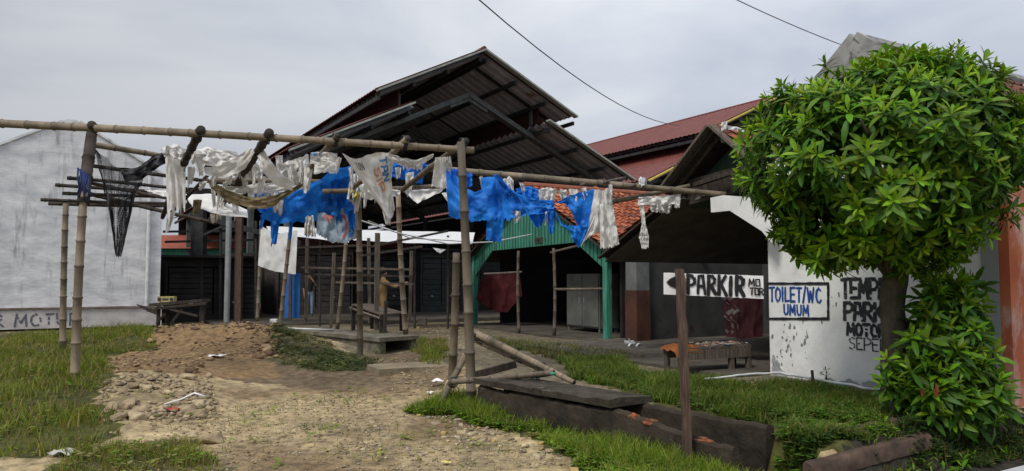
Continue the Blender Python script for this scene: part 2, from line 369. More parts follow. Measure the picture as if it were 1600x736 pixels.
# ================================================================== MARKET HALLS
def corr(mb, a0, a1, b0, b1, pitch, amp, lift=0, rib=False):
    """corrugated sheet: top edge a0-a1 runs along the ridge, bottom edge b0-b1"""
    a0, a1, b0, b1 = map(Vector, (a0, a1, b0, b1)); n = (a1-a0).cross(b0-a0).normalized()
    if n.z < 0: n = -n
    cnt = int((a1-a0).length/pitch)*4; g_ = []
    for i in range(cnt+1):
        t = i/cnt; o_ = n*((amp*(0,0,1,0)[i % 4] if rib else amp*math.sin(math.pi*i/2)) + lift); g_.append([a0.lerp(a1, t)+o_, a0.lerp(b0,.5).lerp(a1.lerp(b1,.5), t)+o_, b0.lerp(b1, t)+o_])
    mb.grid(g_)
def hall(label, u0, v0, k, zpk, su, zl, sl, L, fas, ribs, base, left_col=True):
    """monitor roofed hall; t = half spans, k = scale of spans"""
    h = thing('market_hall', label, 'market hall', gp(u0, v0, base))
    tu, ti, tl = 3.86*k, 2.6*k, 6.57*k
    P = lambda t, w, z: gp(u0+t, v0+w, z)
    zu = lambda t: zpk - su*abs(t); zlo = lambda t: zl - sl*abs(t)
    for s in (-1, 1):
        for (t0, t1, zf, nm) in ((0, tu, zu, 'upper_roof'), (ti, tl, zlo, 'lower_roof')):
            m = MB(); corr(m, P(s*t0,0,zf(t0)), P(s*t0,L,zf(t0)), P(s*t1,0,zf(t1)), P(s*t1,L,zf(t1)), .27, .02, .045); o = m.build(nm, REDROOF, h, smooth=True, fix=False)
            m = MB(); corr(m, P(s*t0,.02,zf(t0)), P(s*t0,L,zf(t0)), P(s*(t1-.18),.02,zf(t1-.18)), P(s*(t1-.18),L,zf(t1-.18)), .46, .13, -.16, True); m.build('zinc_lining', METAL, o, fix=False)
            m = MB(); m.beam(P(s*t0,-.04,zf(t0)-.03), P(s*t1,-.04,zf(t1)-.03), .06, .25, V); m.build('fascia', fas, o)
            q = MB(); n = int((t1-t0)/1.15)
            for i in range(n+1):
                t = t0 + .12 + (t1-t0-.2)*i/n; q.beam(P(s*t,.05,zf(t)-.29), P(s*t,L-.05,zf(t)-.29), .09, .13)
            q.build('purlins', STEELD, o)
        m = MB(); t = ti+.16; m.hexa([P(s*t,.9,zlo(t)-.02), P(s*(t+.04),.9,zlo(t)-.02), P(s*(t+.04),L,zlo(t)-.02), P(s*t,L,zlo(t)-.02), P(s*t,.9,zu(t)-.1), P(s*(t+.04),.9,zu(t)-.1), P(s*(t+.04),L,zu(t)-.1), P(s*t,L,zu(t)-.1)])
        m.build('clerestory_panel', REDDARK, h)
    # capping along the ridge
    m = MB(); m.tube([P(0,-.03,zpk+.03), P(0,L,zpk+.03)], .09, 8); m.build('ridge_cap', REDROOF, h)
    zr = zl - .40
    for w in ribs:
        for s in (-1, 1):
            te = tl-.3*k
            m = MB(); m.beam(P(0,w,zr-.02), P(s*te,w,zr-sl*te-.02), .16, .30, V); r_ = m.build('rafter', STEEL, h)
            m = MB(); m.beam(P(s*.02,w,zr-.18), P(s*.75,w,zr-sl*.75-.16), .13, .16, V); m.beam(P(s*.02,w-.09,zr-.22), P(s*.02,w-.09,zr+.14), .02, .05); m.build('haunch_plate', STEEL, r_)
            m = MB(); m.beam(P(s*te,w,base), P(s*te,w,zr-sl*te-.1), .2, .26, V); m.build('column', STEEL, h)
            m = MB(); t = ti+.05; m.beam(P(s*t,w,zr-sl*t), P(s*t,w,zu(t)-.1), .1, .12, V); m.build('roof_strut', STEEL, h)
            m = MB(); m.beam(P(0,w,zu(0)-.16), P(s*(tu-.2),w,zu(tu-.2)-.16), .08, .16, V); m.build('upper_rafter', STEELD, h)
    return h, P
h1, P1 = hall('large open steel hall with stepped red and zinc gable roof behind the bamboo', 11.9, 22.0, 1.0, 9.49, .495, 8.57, .479, 30, FASCIA, (1.2, 7, 13, 19, 25), .28)
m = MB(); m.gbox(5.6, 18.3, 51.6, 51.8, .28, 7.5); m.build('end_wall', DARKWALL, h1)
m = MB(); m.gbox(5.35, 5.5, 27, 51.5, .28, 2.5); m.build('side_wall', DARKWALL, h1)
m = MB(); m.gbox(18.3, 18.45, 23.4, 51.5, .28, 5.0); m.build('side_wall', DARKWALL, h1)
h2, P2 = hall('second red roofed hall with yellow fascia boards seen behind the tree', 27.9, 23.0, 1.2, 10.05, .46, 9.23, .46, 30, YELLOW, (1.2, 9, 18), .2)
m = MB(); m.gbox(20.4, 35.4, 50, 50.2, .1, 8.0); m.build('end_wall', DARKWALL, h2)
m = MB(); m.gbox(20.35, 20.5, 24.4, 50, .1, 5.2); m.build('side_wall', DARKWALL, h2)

# kiosks inside the hall: shuttered boxes
def kiosk(label, u0, u1, v0, v1, z0, zh, wm, sm, n=2, roof=True):
    k = thing('market_kiosk', label, 'kiosk', gp((u0+u1)/2, v0, z0), 'shuttered kiosks in the hall')
    m = MB(); m.gbox(u0, u0+.06, v0, v1, z0, zh); m.gbox(u1-.06, u1, v0, v1, z0, zh); m.gbox(u0+.062, u1-.062, v1-.05, v1, z0, zh-.003); m.gbox(u0+.062, u1-.062, v0+.004, v0+.06, z0, z0+.25); m.gbox(u0+.062, u1-.062, v0+.004, v0+.06, zh-.28, zh-.002); m.build('wall', wm, k)
    w = (u1-u0-.16)/n
    for i in range(n):
        a = u0+.08+i*w; m = MB(); nb = 9
        for j in range(nb):
            za = z0+.26+(zh-z0-.56)*j/nb; zb = z0+.26+(zh-z0-.56)*(j+1)/nb - .02
            m.gbox(a+.02, a+w-.02, v0+.025, v0+.05, za, zb)
        s_ = m.build('shutter', sm, k)
        m = MB(); m.gbox(a+w*.45, a+w*.55, v0+.012, v0+.022, z0+.6, z0+.66); m.build('handle', GREYPIPE, s_)
    m = MB(); m.gbox(u0-.15, u1+.15, v0-.35, v1+.05, zh+.002, zh+.07); m.build('roof', DARKWALL, k)
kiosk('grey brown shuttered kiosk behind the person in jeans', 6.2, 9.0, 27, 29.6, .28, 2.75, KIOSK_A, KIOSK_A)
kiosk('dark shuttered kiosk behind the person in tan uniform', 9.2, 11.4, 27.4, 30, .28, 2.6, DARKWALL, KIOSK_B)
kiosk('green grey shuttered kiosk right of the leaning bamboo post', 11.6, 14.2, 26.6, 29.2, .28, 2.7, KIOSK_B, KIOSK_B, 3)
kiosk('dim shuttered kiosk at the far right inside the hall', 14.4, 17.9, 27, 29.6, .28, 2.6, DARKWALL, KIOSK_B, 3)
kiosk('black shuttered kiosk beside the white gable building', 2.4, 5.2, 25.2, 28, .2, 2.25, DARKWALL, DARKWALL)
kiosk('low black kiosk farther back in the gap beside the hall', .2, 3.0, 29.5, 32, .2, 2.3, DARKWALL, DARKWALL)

# steel skeleton between the white building and the hall
sk = thing('steel_shelter_frame', 'blackish steel shelter frame with pipe column beside the white building', 'shelter frame', W(318, 490, 23.6)*1)
sk.location.z = .2; WL[sk.name] = Vector(sk.location)
def PW(px, py, y): return W(px, py, y)
for px, w, top in ((301,.09,330),(313,.30,320),(345,.07,350),(400,.07,345)):
    b = PW(px, 486, 23.6); b.z = .2; t = PW(px, top, 23.6); m = MB(); m.beam(b, t, w, w); m.build('column', STEELD, sk)
for a, b in (((255,362),(430,360)),((255,404),(470,392)),((258,378),(430,374))):
    m = MB(); m.beam(PW(*a,23.75), PW(*b,23.75), .06, .07); m.build('rail', STEELD, sk)
m = MB(); m.beam(PW(338,345,23.5), PW(470,380,23.5), .1, .16); m.build('rafter', STEELD, sk)
m = MB(); m.beam(PW(300,375,23.5), PW(372,343,23.5), .06, .07); m.build('brace', STEELD, sk)
b = PW(354, 500, 22.4); b.z = .1; m = MB(); m.tube([b, PW(358, 330, 22.4)], .085, 10); m.build('drain_pipe', GREYPIPE, sk)
m = MB(); b = PW(372, 500, 22.6); b.z = .1; m.beam(b, PW(374, 340, 22.6), .16, .2); m.build('column', WOODB, sk)

# far building seen through the gap
fb = thing('far_shop', 'distant low green building with an orange red tiled roof', 'building', Vector((-16, 46, .1)))
m = MB(); m.box((-15, 46, 1.8), 18, 5, 3.4); m.build('wall', GREEN, fb)
m = MB(); m.prism([(-24.5,43,3.35),(-24.5,46,4.3),(-24.5,49,3.35)], (19,0,0)); m.build('roof', mat('faded red far roof', (.2,.05,.03), (.3,.08,.05), 2, .8), fb)

# ================================================================== WHITE GABLE BUILDING (left)
A = Vector((-10.04, 21.0, 0))
def LA(t, z, back=0): return Vector((A.x - UC*t - US*back, A.y - US*t + UC*back, z))
lb = thing('white_gable_building', 'stained white gable building behind the bamboo posts at left', 'building', LA(2.2, .2))
m = MB(); m.prism([LA(-.02,.1), LA(-.02,4.55), LA(2.05,5.83), LA(2.16,5.92), LA(2.4,5.92), LA(2.5,5.83), LA(5.2,4.3), LA(5.2,.1)], V*9); m.build('wall', WHITEWALL, lb)
m = MB(); m.prism([LA(-.07,.28), LA(-.07,.78), LA(5.25,.78), LA(5.25,.28)], V*-.13+V*0); m.build('plinth', PLINTH, lb)
m = MB(); m.prism([LA(-.1,.785), LA(-.1,.83), LA(5.3,.83), LA(5.3,.785)], V*-.17); m.build('plinth_ledge', mat('brown ledge', (.13,.095,.078), (.24,.19,.165), 4, .9), lb)
m = MB(); m.prism([LA(-.05,-.2), LA(-.05,.277), LA(5.25,.277), LA(5.25,-.2)], V*-.05); m.build('footing', DARKCON, lb)
m = MB(); m.tube([LA(.32,.8,-.06), LA(.32,4.55,-.06)], .05, 8); m.build('downpipe', PIPEW, lb)
m = MB()
for s, ta, tb, za, zb in ((1,-.06,2.08,4.56,5.88),(1,2.48,5.25,5.86,4.32)):
    m.beam(LA(ta,za,.1), LA(tb,zb,.1), .3, .06)
m.build('gable_coping', WHITEWALL, lb)

# ------------------------------------------------------------------ brush lettering
GL = {
'P':(.9,[[(0,0),(.02,1)],[(0,1),(.55,1),(.85,.85),(.82,.62),(.55,.47),(.05,.44)]]),
'A':(.9,[[(0,0),(.12,.95)],[(.1,1),(.6,1)],[(.6,.98),(.85,0)],[(.1,.42),(.68,.42)]]),
'R':(.95,[[(0,0),(.02,1)],[(0,1),(.5,1),(.78,.85),(.72,.62),(.45,.5),(.05,.48)],[(.3,.5),(.9,0)]]),
'K':(.95,[[(0,0),(.03,1)],[(.8,1),(.06,.42)],[(.25,.58),(.9,0)]]),
'I':(.38,[[(.12,0),(.16,1)]]),
'M':(1.1,[[(0,0),(.12,1)],[(.12,1),(.5,.3)],[(.5,.3),(.9,1)],[(.9,1),(1,0)]]),
'O':(.95,[[(.4,1),(.08,.75),(.05,.3),(.3,0),(.65,.05),(.85,.4),(.78,.8),(.4,1)]]),
'Q':(.95,[[(.05,.95),(.1,.05)],[(.1,.05),(.8,.02)],[(.8,.02),(.78,.95)],[(.78,.95),(.05,.95)]]),
'T':(.9,[[(0,.97),(.85,1)],[(.42,1),(.4,0)]]),
'U':(.95,[[(.02,1),(.06,.25),(.3,0),(.6,.02),(.8,.3),(.82,1)]]),
'E':(.85,[[(.03,0),(.02,1)],[(.02,1),(.75,1)],[(.04,.52),(.62,.52)],[(.03,0),(.75,.02)]]),
'L':(.8,[[(.03,1),(.03,0)],[(.03,0),(.7,.03)]]),
'W':(1.2,[[(0,1),(.22,0)],[(.22,0),(.52,.75)],[(.52,.75),(.8,0)],[(.8,0),(1.08,1)]]),
'C':(.9,[[(.8,.85),(.5,1),(.15,.8),(.05,.4),(.3,.05),(.6,0),(.82,.15)]]),
'S':(.85,[[(.75,.9),(.4,1),(.06,.82),(.15,.58),(.65,.45),(.75,.18),(.4,0),(.03,.1)]]),
'D':(.9,[[(.02,0),(.03,1)],[(.03,1),(.5,.92),(.82,.55),(.7,.15),(.02,0)]]),
'N':(.95,[[(.02,0),(.03,1)],[(.03,1),(.8,0)],[(.8,0),(.82,1)]]),
'Z':(.9,[[(0,1),(.8,1)],[(.8,1),(0,0)],[(0,0),(.8,0)]]),
'/':(.6,[[(0,-.05),(.45,1.1)]]), ' ':(.5,[]) }
LAYER = [0]
def strokes(mb, text, fn, h, w, lw, gap=.12, seed=0, jit=.02, slant=0, cut=None):
    """fn(a, b, off) -> point; h letter height, w width of a unit letter, lw brush width"""
    rnd = random.Random(seed); x = 0
    for ch in text:
        adv, st = GL[ch]
        for pl in st:
            q = []
            for i in range(len(pl)):
                px, py = pl[i]; px += rnd.uniform(-jit, jit); py += rnd.uniform(-jit, jit)
                q.append((x + px*w + slant*py*h, py*h))
            for (a, b) in zip(q, q[1:]):
                dx, dy = b[0]-a[0], b[1]-a[1]; ln = math.hypot(dx, dy)
                if ln < 1e-6: continue
                dx /= ln; dy /= ln; e = lw*.42; n = max(1, int(ln/(h*.12))); LAYER[0] += 1; off = .0004*(LAYER[0] % 11)
                prev = None; skips = cut
                for i in range(n+1):
                    t = -e + (ln+2*e)*i/n; ww = lw/2*(1 + rnd.uniform(-.12, .12))
                    if i in (0, n): ww *= .8
                    c = (a[0]+dx*t, a[1]+dy*t)
                    cur = [fn(c[0]-dy*ww, c[1]+dx*ww, off), fn(c[0]+dy*ww, c[1]-dx*ww, off)]
                    if prev and not (skips and rnd.random() < skips): mb.add(prev+cur[::-1], [(0,1,2,3)])
                    prev = cur
        x += (adv*w + gap*w)
    return x
m = MB(); fn = lambda a, b, off: LA(3.86-a, .36+b, -.135-off)
strokes(m, 'R MOTUR', fn, .30, .26, .045, .2, 4, .03, cut=.15); m.build('painted_lettering', GRAFF, lb, fix=False)

# ================================================================== tiled roofs
def tiles(mb, r0, r1, down, length, cw=.21, rl=.24, seed=0, cols=((.30,.085,.04),(.38,.13,.06),(.24,.065,.032),(.12,.05,.032)), wts=(5,4,4,2)):
    """r0-r1 ridge edge; down = unit vector down the slope"""
    r0, r1, down = Vector(r0), Vector(r1), Vector(down).normalized(); a = (r1-r0); W_ = a.length; a.normalize(); n = a.cross(down)
    if n.z < 0: n = -n
    rnd = random.Random(seed); nc = int(W_/cw); nr = int(length/rl)
    prof = [(0,.018),(.3,.05),(.55,.02),(.8,-.005),(1.05,.012)]
    for j in range(nr):
        for i in range(nc):
            c = rnd.choices(cols, wts)[0]; k = rnd.uniform(.75, 1.2); c = tuple(q*k for q in c)
            tilt = rnd.uniform(-.012, .012); sh = rnd.uniform(-.015, .015)
            p = []
            for (s, lft) in prof:
                x = (i+s)*cw
                p.append((r0 + a*x + down*(j*rl-.03) + n*(lft + .01), r0 + a*x + down*((j+1)*rl+.035+sh) + n*(lft + .05 + tilt)))
            vs_ = [q for pr in p for q in pr]; vs_ += [q[1]-n*.03 for q in p]
            f = [(2*q, 2*q+2, 2*q+3, 2*q+1) for q in range(4)] + [(2*q+1, 2*q+3, 10+q+1, 10+q) for q in range(4)]
            mb.add(vs_, f, c)

# ================================================================== GREEN FRONTED STALL
gs = thing('green_stall', 'green plank fronted stall with tiled roof under the blue tarpaulin', 'stall', gp(10.55, 16.75, .2))
fz = lambda v: 4.02 - .51*abs(v-16.75)
poly = [(13.42,1.81),(13.42,fz(13.42)-.05),(16.75,fz(16.75)-.05),(20.12,fz(20.12)-.05),(20.12,1.66),(20.0,1.66),(18.9,2.41),(14.7,2.48),(13.55,1.81)]
m = MB(); m.prism([gp(10.5, v, z) for v, z in poly], U*.05); bo = m.build('front_board', GREEN, gs)
m = MB()
for i in range(44):
    v = 13.5 + i*.15; zt = fz(v)-.1
    zb = 1.81+(v-13.55)/1.15*.67 if v < 14.7 else (2.48-(v-14.7)*.017 if v < 18.9 else 2.41-(v-18.9)/1.1*.75)
    if zt > zb+.1: m.gbox(10.488, 10.499, v, v+.018, zb+.01, zt)
m.build('batten', mat('dark green gap', (.012,.06,.04), (.02,.09,.06), 3, .8), bo)
m = MB(); m.gbox(10.482, 10.497, 16.15, 16.55, 2.52, 2.68); pl = m.build('name_plate', mat('dark plate', (.04,.045,.035), (.07,.075,.06), 6, .8), gs)
m = MB(); strokes(m, 'EMKT', lambda a, b, off: gp(10.4795-off, 16.50-a, 2.555+b), .09, .07, .018, .2, 3); m.build('lettering', BLACKPAINT, pl, fix=False)
for v in (13.5, 20.05):
    m = MB(); m.gbox(10.46, 10.6, v-.08, v+.08, .2, 2.3); m.build('post', GREEN, gs)
for s in (-1, 1):
    d = Vector((V*s) + Z*-.51).normalized(); e0 = gp(10.3, 16.75, 4.05); e1 = gp(16.2, 16.75, 4.05)
    m = MB(); tiles(m, e0, e1, d, 4.15, seed=5+s); o = m.build('roof', TILE, gs)
    m = MB(); m.prism([e0-Z*.08, e1-Z*.08, e1-Z*.08+d*4.1, e0-Z*.08+d*4.1], Z*.03); m.build('roof_boards', WOODD, o)
m = MB(); m.tube([gp(10.28,16.75,4.1), gp(16.2,16.75,4.1)], .09, 8); m.build('ridge_tiles', mat('ridge clay', (.2,.07,.04), (.3,.1,.06), 5), gs)
m = MB(); m.gbox(15.6,15.7,13.3,20.2,.2,2.4); m.build('back_wall', DARKWALL, gs)
m = MB(); m.gbox(11.5,15.6,20.1,20.2,.2,2.2); m.build('side_wall', DARKWALL, gs)
m = MB(); m.gbox(10.8,15.6,13.3,13.38,.2,2.2); m.build('side_wall', DARKWALL, gs)
for px, y, top in ((811,19.3,392),(866,18.1,388)):
    b = W(px, 528, y); b.z = .205; m = MB(); m.bamboo(b, W(px-1, top, y), .045, .038, px); m.build('prop_pole', WOOD, gs, True)
m = MB(); m.bamboo(W(866,452,18.1), W(948,451,17.2), .035, .03, 4); m.build('rail', BAMBOO, gs, True)
m = MB(); m.bamboo(W(757,428,20.5), W(815,425,19.25), .03, .03, 4); m.build('rail', WOOD, gs, True)
m = MB(); m.bamboo(W(860,395,18.4), W(905,384,18.0), .03, .03, 5); m.build('rail', WOOD, gs, True)

cb = thing('cream_cabinet', 'dull cream two door cabinet standing in the green stall', 'cabinet', gp(11.7, 15.75, .2))
m = MB(); m.gbox(11.5,12.1,15.05,16.5,.32,1.72); m.build('body', CABINET, cb)
for a, b in ((15.08,15.76),(15.79,16.47)):
    m = MB(); m.gbox(11.47,11.498,a,b,.36,1.68); d = m.build('door', CABINET, cb); m = MB(); k = b-.08 if a < 15.5 else a+.08; m.gbox(11.44,11.468,k-.015,k+.015,.95,1.1); m.build('handle', GREYPIPE, d)
for u in (11.54, 12.05):
    for v in (15.1, 16.44): m = MB(); m.gbox(u-.03,u+.03,v-.03,v+.03,.205,.319); m.build('leg', CABINET, cb)

# ================================================================== PORCH BUILDING (between stall and white wall)
pb = thing('tiled_porch', 'open porch with steep tiled gable beside the white wall', 'porch', gp(8.4, 9.5, .28))
UP0, UP1 = 8.25, 14.2
def slope(name, v0, z0, v1, z1, seed, par=pb, u0=UP0, u1=UP1, tm=TILE, cols=None):
    d = Vector(V*(v1-v0) + Z*(z1-z0)); ln = d.length; e0, e1 = gp(u0,v0,z0), gp(u1,v0,z0)
    m = MB(); tiles(m, e0, e1, d, ln, seed=seed, **({'cols': cols} if cols else {})); o = m.build(name, tm, par)
    m = MB(); m.prism([e0-Z*.07, e1-Z*.07, e1-Z*.07+d, e0-Z*.07+d], Z*.035); m.build('roof_boards', WOODD, o)
    q = MB()
    for i in range(9):
        u = u0+.15+(u1-u0-.3)*i/8; q.beam(gp(u,v0,z0-.11), gp(u,v1,z1-.11), .05, .07)
    q.build('rafters', WOODD, o); return o
slope('roof', 7.95, 3.88, 9.05, 3.05, 21); slope('roof', 7.95, 3.88, 7.16, 3.28, 22)
so_ = slope('lower_roof', 8.75, 3.02, 10.75, 2.05, 23)
m = MB(); m.prism([gp(8.3,8.7,2.87), gp(13.5,8.7,2.87), gp(13.5,10.7,1.90), gp(8.3,10.7,1.90)], Z*.012); m.build('soffit', mat('grey soffit sheet', (.075,.07,.06), (.13,.12,.10), 2.5, .8), so_)
m = MB(); m.beam(gp(8.2,7.97,3.9), gp(8.2,9.08,3.02), .04, .17, U); m.build('barge_board', WOOD, pb)
m = MB(); m.beam(gp(8.2,7.93,3.9), gp(8.2,7.18,3.27), .04, .15, U); m.build('barge_board', WOOD, pb)
m = MB(); m.beam(gp(8.22,8.72,2.96), gp(8.22,10.78,1.97), .03, .07, U); m.build('barge_board', WOODD, pb)
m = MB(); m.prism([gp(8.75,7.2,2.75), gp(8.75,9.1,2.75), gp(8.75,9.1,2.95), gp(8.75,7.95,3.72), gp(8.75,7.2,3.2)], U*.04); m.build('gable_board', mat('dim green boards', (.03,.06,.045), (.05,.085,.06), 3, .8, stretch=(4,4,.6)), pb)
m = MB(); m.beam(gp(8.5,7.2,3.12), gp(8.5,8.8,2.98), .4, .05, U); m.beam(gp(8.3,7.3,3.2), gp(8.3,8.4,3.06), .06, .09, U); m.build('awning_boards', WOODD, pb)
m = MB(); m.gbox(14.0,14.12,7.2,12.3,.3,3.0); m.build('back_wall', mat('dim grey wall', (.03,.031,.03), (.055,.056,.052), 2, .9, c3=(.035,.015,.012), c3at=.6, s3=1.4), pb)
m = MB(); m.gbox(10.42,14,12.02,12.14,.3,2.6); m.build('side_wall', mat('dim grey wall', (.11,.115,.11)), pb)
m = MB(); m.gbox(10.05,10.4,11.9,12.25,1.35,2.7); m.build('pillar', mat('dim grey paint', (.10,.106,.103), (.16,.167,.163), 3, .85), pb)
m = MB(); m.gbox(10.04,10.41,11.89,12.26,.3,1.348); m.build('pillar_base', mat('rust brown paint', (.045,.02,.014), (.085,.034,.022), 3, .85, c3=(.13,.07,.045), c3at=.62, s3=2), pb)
m = MB(); m.beam(gp(12,7.2,2.3), gp(12,12,2.1), .1, .12); m.build('tie_beam', WOODD, pb)
for pt in ((8.9,10.45),): m = MB(); m.gbox(pt[0]-.05,pt[0]+.05,pt[1]-.05,pt[1]+.05,.3,1.83); 
# bracket of white boards in front of the porch
br = thing('white_bracket', 'white painted corner bracket spanning from the white wall over the porch', 'bracket', gp(8.36, 7.5, 2.4))
def WU(px, py, u):                         # point of the plane u = const
    d = ray(px, py); k = UC*d.x + US*d.y; t = u/k; return Vector((d.x*t, d.y*t, CZ + d.z*t))
m = MB(); m.prism([WU(*p, 8.13) for p in ((1110,309),(1130,305),(1240,313),(1240,330),(1206,334),(1206,380),(1190,361),(1140,329),(1111,332))], U*.08); m.build('bracket_board', WHITEWALL2, br)

# ================================================================== WHITE WALL / ORANGE BUILDING (right)
tb = thing('toilet_building', 'white walled gable building with orange side and painted lettering', 'building', gp(8.41, 5.6, .2))
v0_, v1_ = 4.09, 7.11; vm_ = 5.72; zpk = 4.62; ze = 3.0
m = MB(); m.prism([gp(8.41,v,z) for v, z in ((v0_,-.3),(v1_,-.1),(v1_,3.25),(v0_,3.05))], U*.16); m.build('wall', WHITEWALL2, tb)
m = MB(); m.prism([gp(8.43,v,z) for v, z in ((v0_+.003,3.055),(v1_,3.255),(v1_-.05,3.45),(vm_,zpk),(v0_+.003,3.2))], U*.13); m.build('gable', CEMENT, tb)
m = MB(); m.beam(gp(8.49,vm_-.02,zpk+.03), gp(8.49,v1_+.05,3.42), .22, .1, U); m.beam(gp(8.49,vm_+.02,zpk+.02), gp(8.49,v0_-.1,3.2), .22, .1, U); m.build('gable_coping', CEMENT, tb)
m = MB(); m.gbox(8.395,8.409,4.085,4.26,-.3,2.95); m.build('corner_pilaster', mat('pale grey paint', (.3,.32,.31)), tb)
m = MB(); m.gbox(8.40,15,3.98,4.084,.1,2.95); m.build('side_wall', ORANGE, tb)
m = MB(); m.gbox(8.385,15,3.965,4.084,-.4,.098); m.build('side_footing', DARKCON, tb)
m = MB(); m.gbox(14.9,15,4.11,7.1,.1,3.2); m.build('back_wall', CEMENT, tb)
slope('roof', vm_, zpk-.03, 3.55, 2.83, 31, tb, 8.62, 15.1, TILE, ((.11,.045,.032),(.15,.06,.045),(.09,.04,.03),(.3,.27,.25)))
slope('roof', vm_, zpk-.03, 7.2, 3.3, 32, tb, 8.62, 15.1, TILE, ((.11,.045,.032),(.15,.06,.045),(.09,.04,.03),(.12,.05,.04)))
m = MB(); m.tube([gp(8.66,vm_,zpk+.02), gp(15.1,vm_,zpk+.06)], .1, 8); m.build('ridge_cap', CEMENT, tb)
# painted lettering on the white wall
def wallfn(px, py):                        # start at a pixel on the wall plane, running right along the wall
    p = WU(px, py, 8.406); return lambda a, b, off: p - V*a + Z*b - U*off
kx = lambda p, q: (WU(*q, 8.406)-WU(*p, 8.406)).length
m = MB(); f = wallfn(1202, 494)
A0, A1, A2, A3 = [WU(*p, 8.4) for p in ((1199,443),(1294,443),(1294,498),(1199,498))]
fr = lambda a, b, off: A0 - V*a + Z*b - U*off
wfr = (A1-A0).length; hl = A0.z-A3.z; hr = A1.z-A2.z
def pline(mb, pts, lw, seed):
    rnd = random.Random(seed)
    for (a, b) in zip(pts, pts[1:]):
        a, b = Vector(a), Vector(b); d = (b-a).normalized(); nrm = d.cross(U).normalized(); n = 14; LAYER[0] += 1; o_ = -U*.0004*(LAYER[0] % 11); pr = None
        for i in range(n+1):
            c = (a-d*lw*.3).lerp(b+d*lw*.3, i/n)+o_; w_ = lw/2*(1+rnd.uniform(-.25,.25)); cur = [c+nrm*w_, c-nrm*w_]
            if pr: mb.add(pr+cur[::-1], [(0,1,2,3)])
            pr = cur
m = MB(); pline(m, [A0, A1, A2, A3, A0], .034, 3); m.build('lettering_frame', BLACKPAINT, tb, fix=False)
m = MB()
w_ = kx((1201,470),(1286,470)); strokes(m, 'TOILET/WC', wallfn(1203, 470), .185, w_/9.6, .031, .2, 5, .03)
w_ = kx((1224,490),(1265,490)); strokes(m, 'UMUM', wallfn(1225, 491), .13, w_/4.9, .029, .2, 6, .03); m.build('painted_lettering', BLUEPAINT, tb, fix=False)
for i, (txt, x0, x1, yb, h_, lw) in enumerate((('TEMPAT',1316,1404,465,.235,.047),('PARKIR',1320,1410,499,.21,.047),('MOTOR',1324,1386,523,.145,.038),('SEPEDA',1327,1402,545,.145,.016))):
    m = MB(); w_ = kx((x0,yb),(x1,yb)); tot = sum(GL[c][0]+.14 for c in txt); strokes(m, txt, wallfn(x0, yb), h_, w_/tot, lw, .14, 9+i, .012, cut=.035); m.build('stencil_lettering', STENCIL, tb, fix=False)
# peeled plaster on the white wall (real wear with an outline of its own)
rnd = random.Random(8); m = MB(); pk = 0
def fleck(px, py, a, b, n=13):
    global pk
    c = WU(px, py, 8.407); sd = rnd.uniform(0, 90); pk += 1
    q = [c - V*(a*math.cos(6.283*k/n)*(1+.75*noise.noise(Vector((math.cos(6.283*k/n)*1.6, math.sin(6.283*k/n)*1.6, sd))))*rnd.uniform(.7,1.15)) + Z*(b*math.sin(6.283*k/n)*(1+.75*noise.noise(Vector((math.cos(6.283*k/n)*1.6, math.sin(6.283*k/n)*1.6, sd+9))))*rnd.uniform(.7,1.15)) - U*(.0003*(pk % 9)) for k in range(n)]
    m.add(q + [c - U*(.0003*(pk % 9))], [(k, (k+1) % n, n) for k in range(n)])
for i in range(70):
    px, py = rnd.choice(((1215,525),(1250,518),(1228,560),(1236,515),(1254,540),(1283,470),(1300,470),(1214,575),(1225,590))); px += rnd.gauss(0,7); py += rnd.gauss(0,15)
    if not (1204 < px < 1312 and 502 < py < 600 or 1296 < px < 1312 and 455 < py < 480): continue
    fleck(px, py, rnd.uniform(.004,.018), rnd.uniform(.004,.045))
m.build('peeled_patch', mat('bare dark plaster', (.13,.135,.14), (.24,.24,.24), 12, .9), tb, fix=False)
m = MB()
for px, py, a, b in ((1211,572,.07,.13),(1222,588,.11,.09),(1214,590,.09,.07),(1330,600,.16,.05),(1356,604,.14,.06),(1298,596,.08,.05)): fleck(px, py, a, b, 30)
m.build('peeled_patch', mat('bare grey plaster', (.25,.265,.28), (.42,.43,.44), 7, .9), tb, fix=False)

# ================================================================== CONCRETE DRAIN CHANNEL
dr = thing('drain_channel', 'black weathered concrete drain channel with a broken slab cover', 'drain channel', gp(4.8, 6.3, 0))
def gp_(u, v, z): return gp(u - .18*(v-4.3), v, z)
def rough_wall(mb, fu0, fu1, va, vb, z0, ztop, amp, seed, n=90):
    g_ = []
    for i in range(n+1):
        v = lerp(va, vb, i/n); zt = ztop(v) + amp*(n2(v, seed, 2, seed)+n2(v, seed, 11, seed)); j = amp*.8; zt -= .9*amp*max(0, noise.cell(Vector((v*9, seed, 0)))); u0 = fu0(v); u1 = fu1(v)
        g_.append([gp_(u0+j*n2(v,1,3,seed), v, z0), gp_(u0+j*n2(v,2,3,seed), v, (z0+zt)/2), gp_(u0+.01+j*n2(v,3,4,seed), v, zt-.02), gp_(u0+.03, v, zt), gp_((u0+u1)/2, v, zt+.01+amp*.4*n2(v,5,6,seed)), gp_(u1-.02, v, zt), gp_(u1, v, zt-.02), gp_(u1, v, z0)])
    mb.grid(g_)
    for row in (g_[0], g_[-1]): mb.add(row, [tuple(range(8))])
m = MB(); rough_wall(m, lambda v: lerp(4.60, 4.71, (v-4.3)/1.35) if v < 5.65 else 4.71, lambda v: lerp(4.69, 4.81, (v-4.3)/1.35) if v < 5.65 else 4.83, 4.3, 7.72, -.35, lambda v: lerp(.225, .33, ss(4.3,5.6,v)), .018, 2); m.build('front_wall', DARKCON, dr)
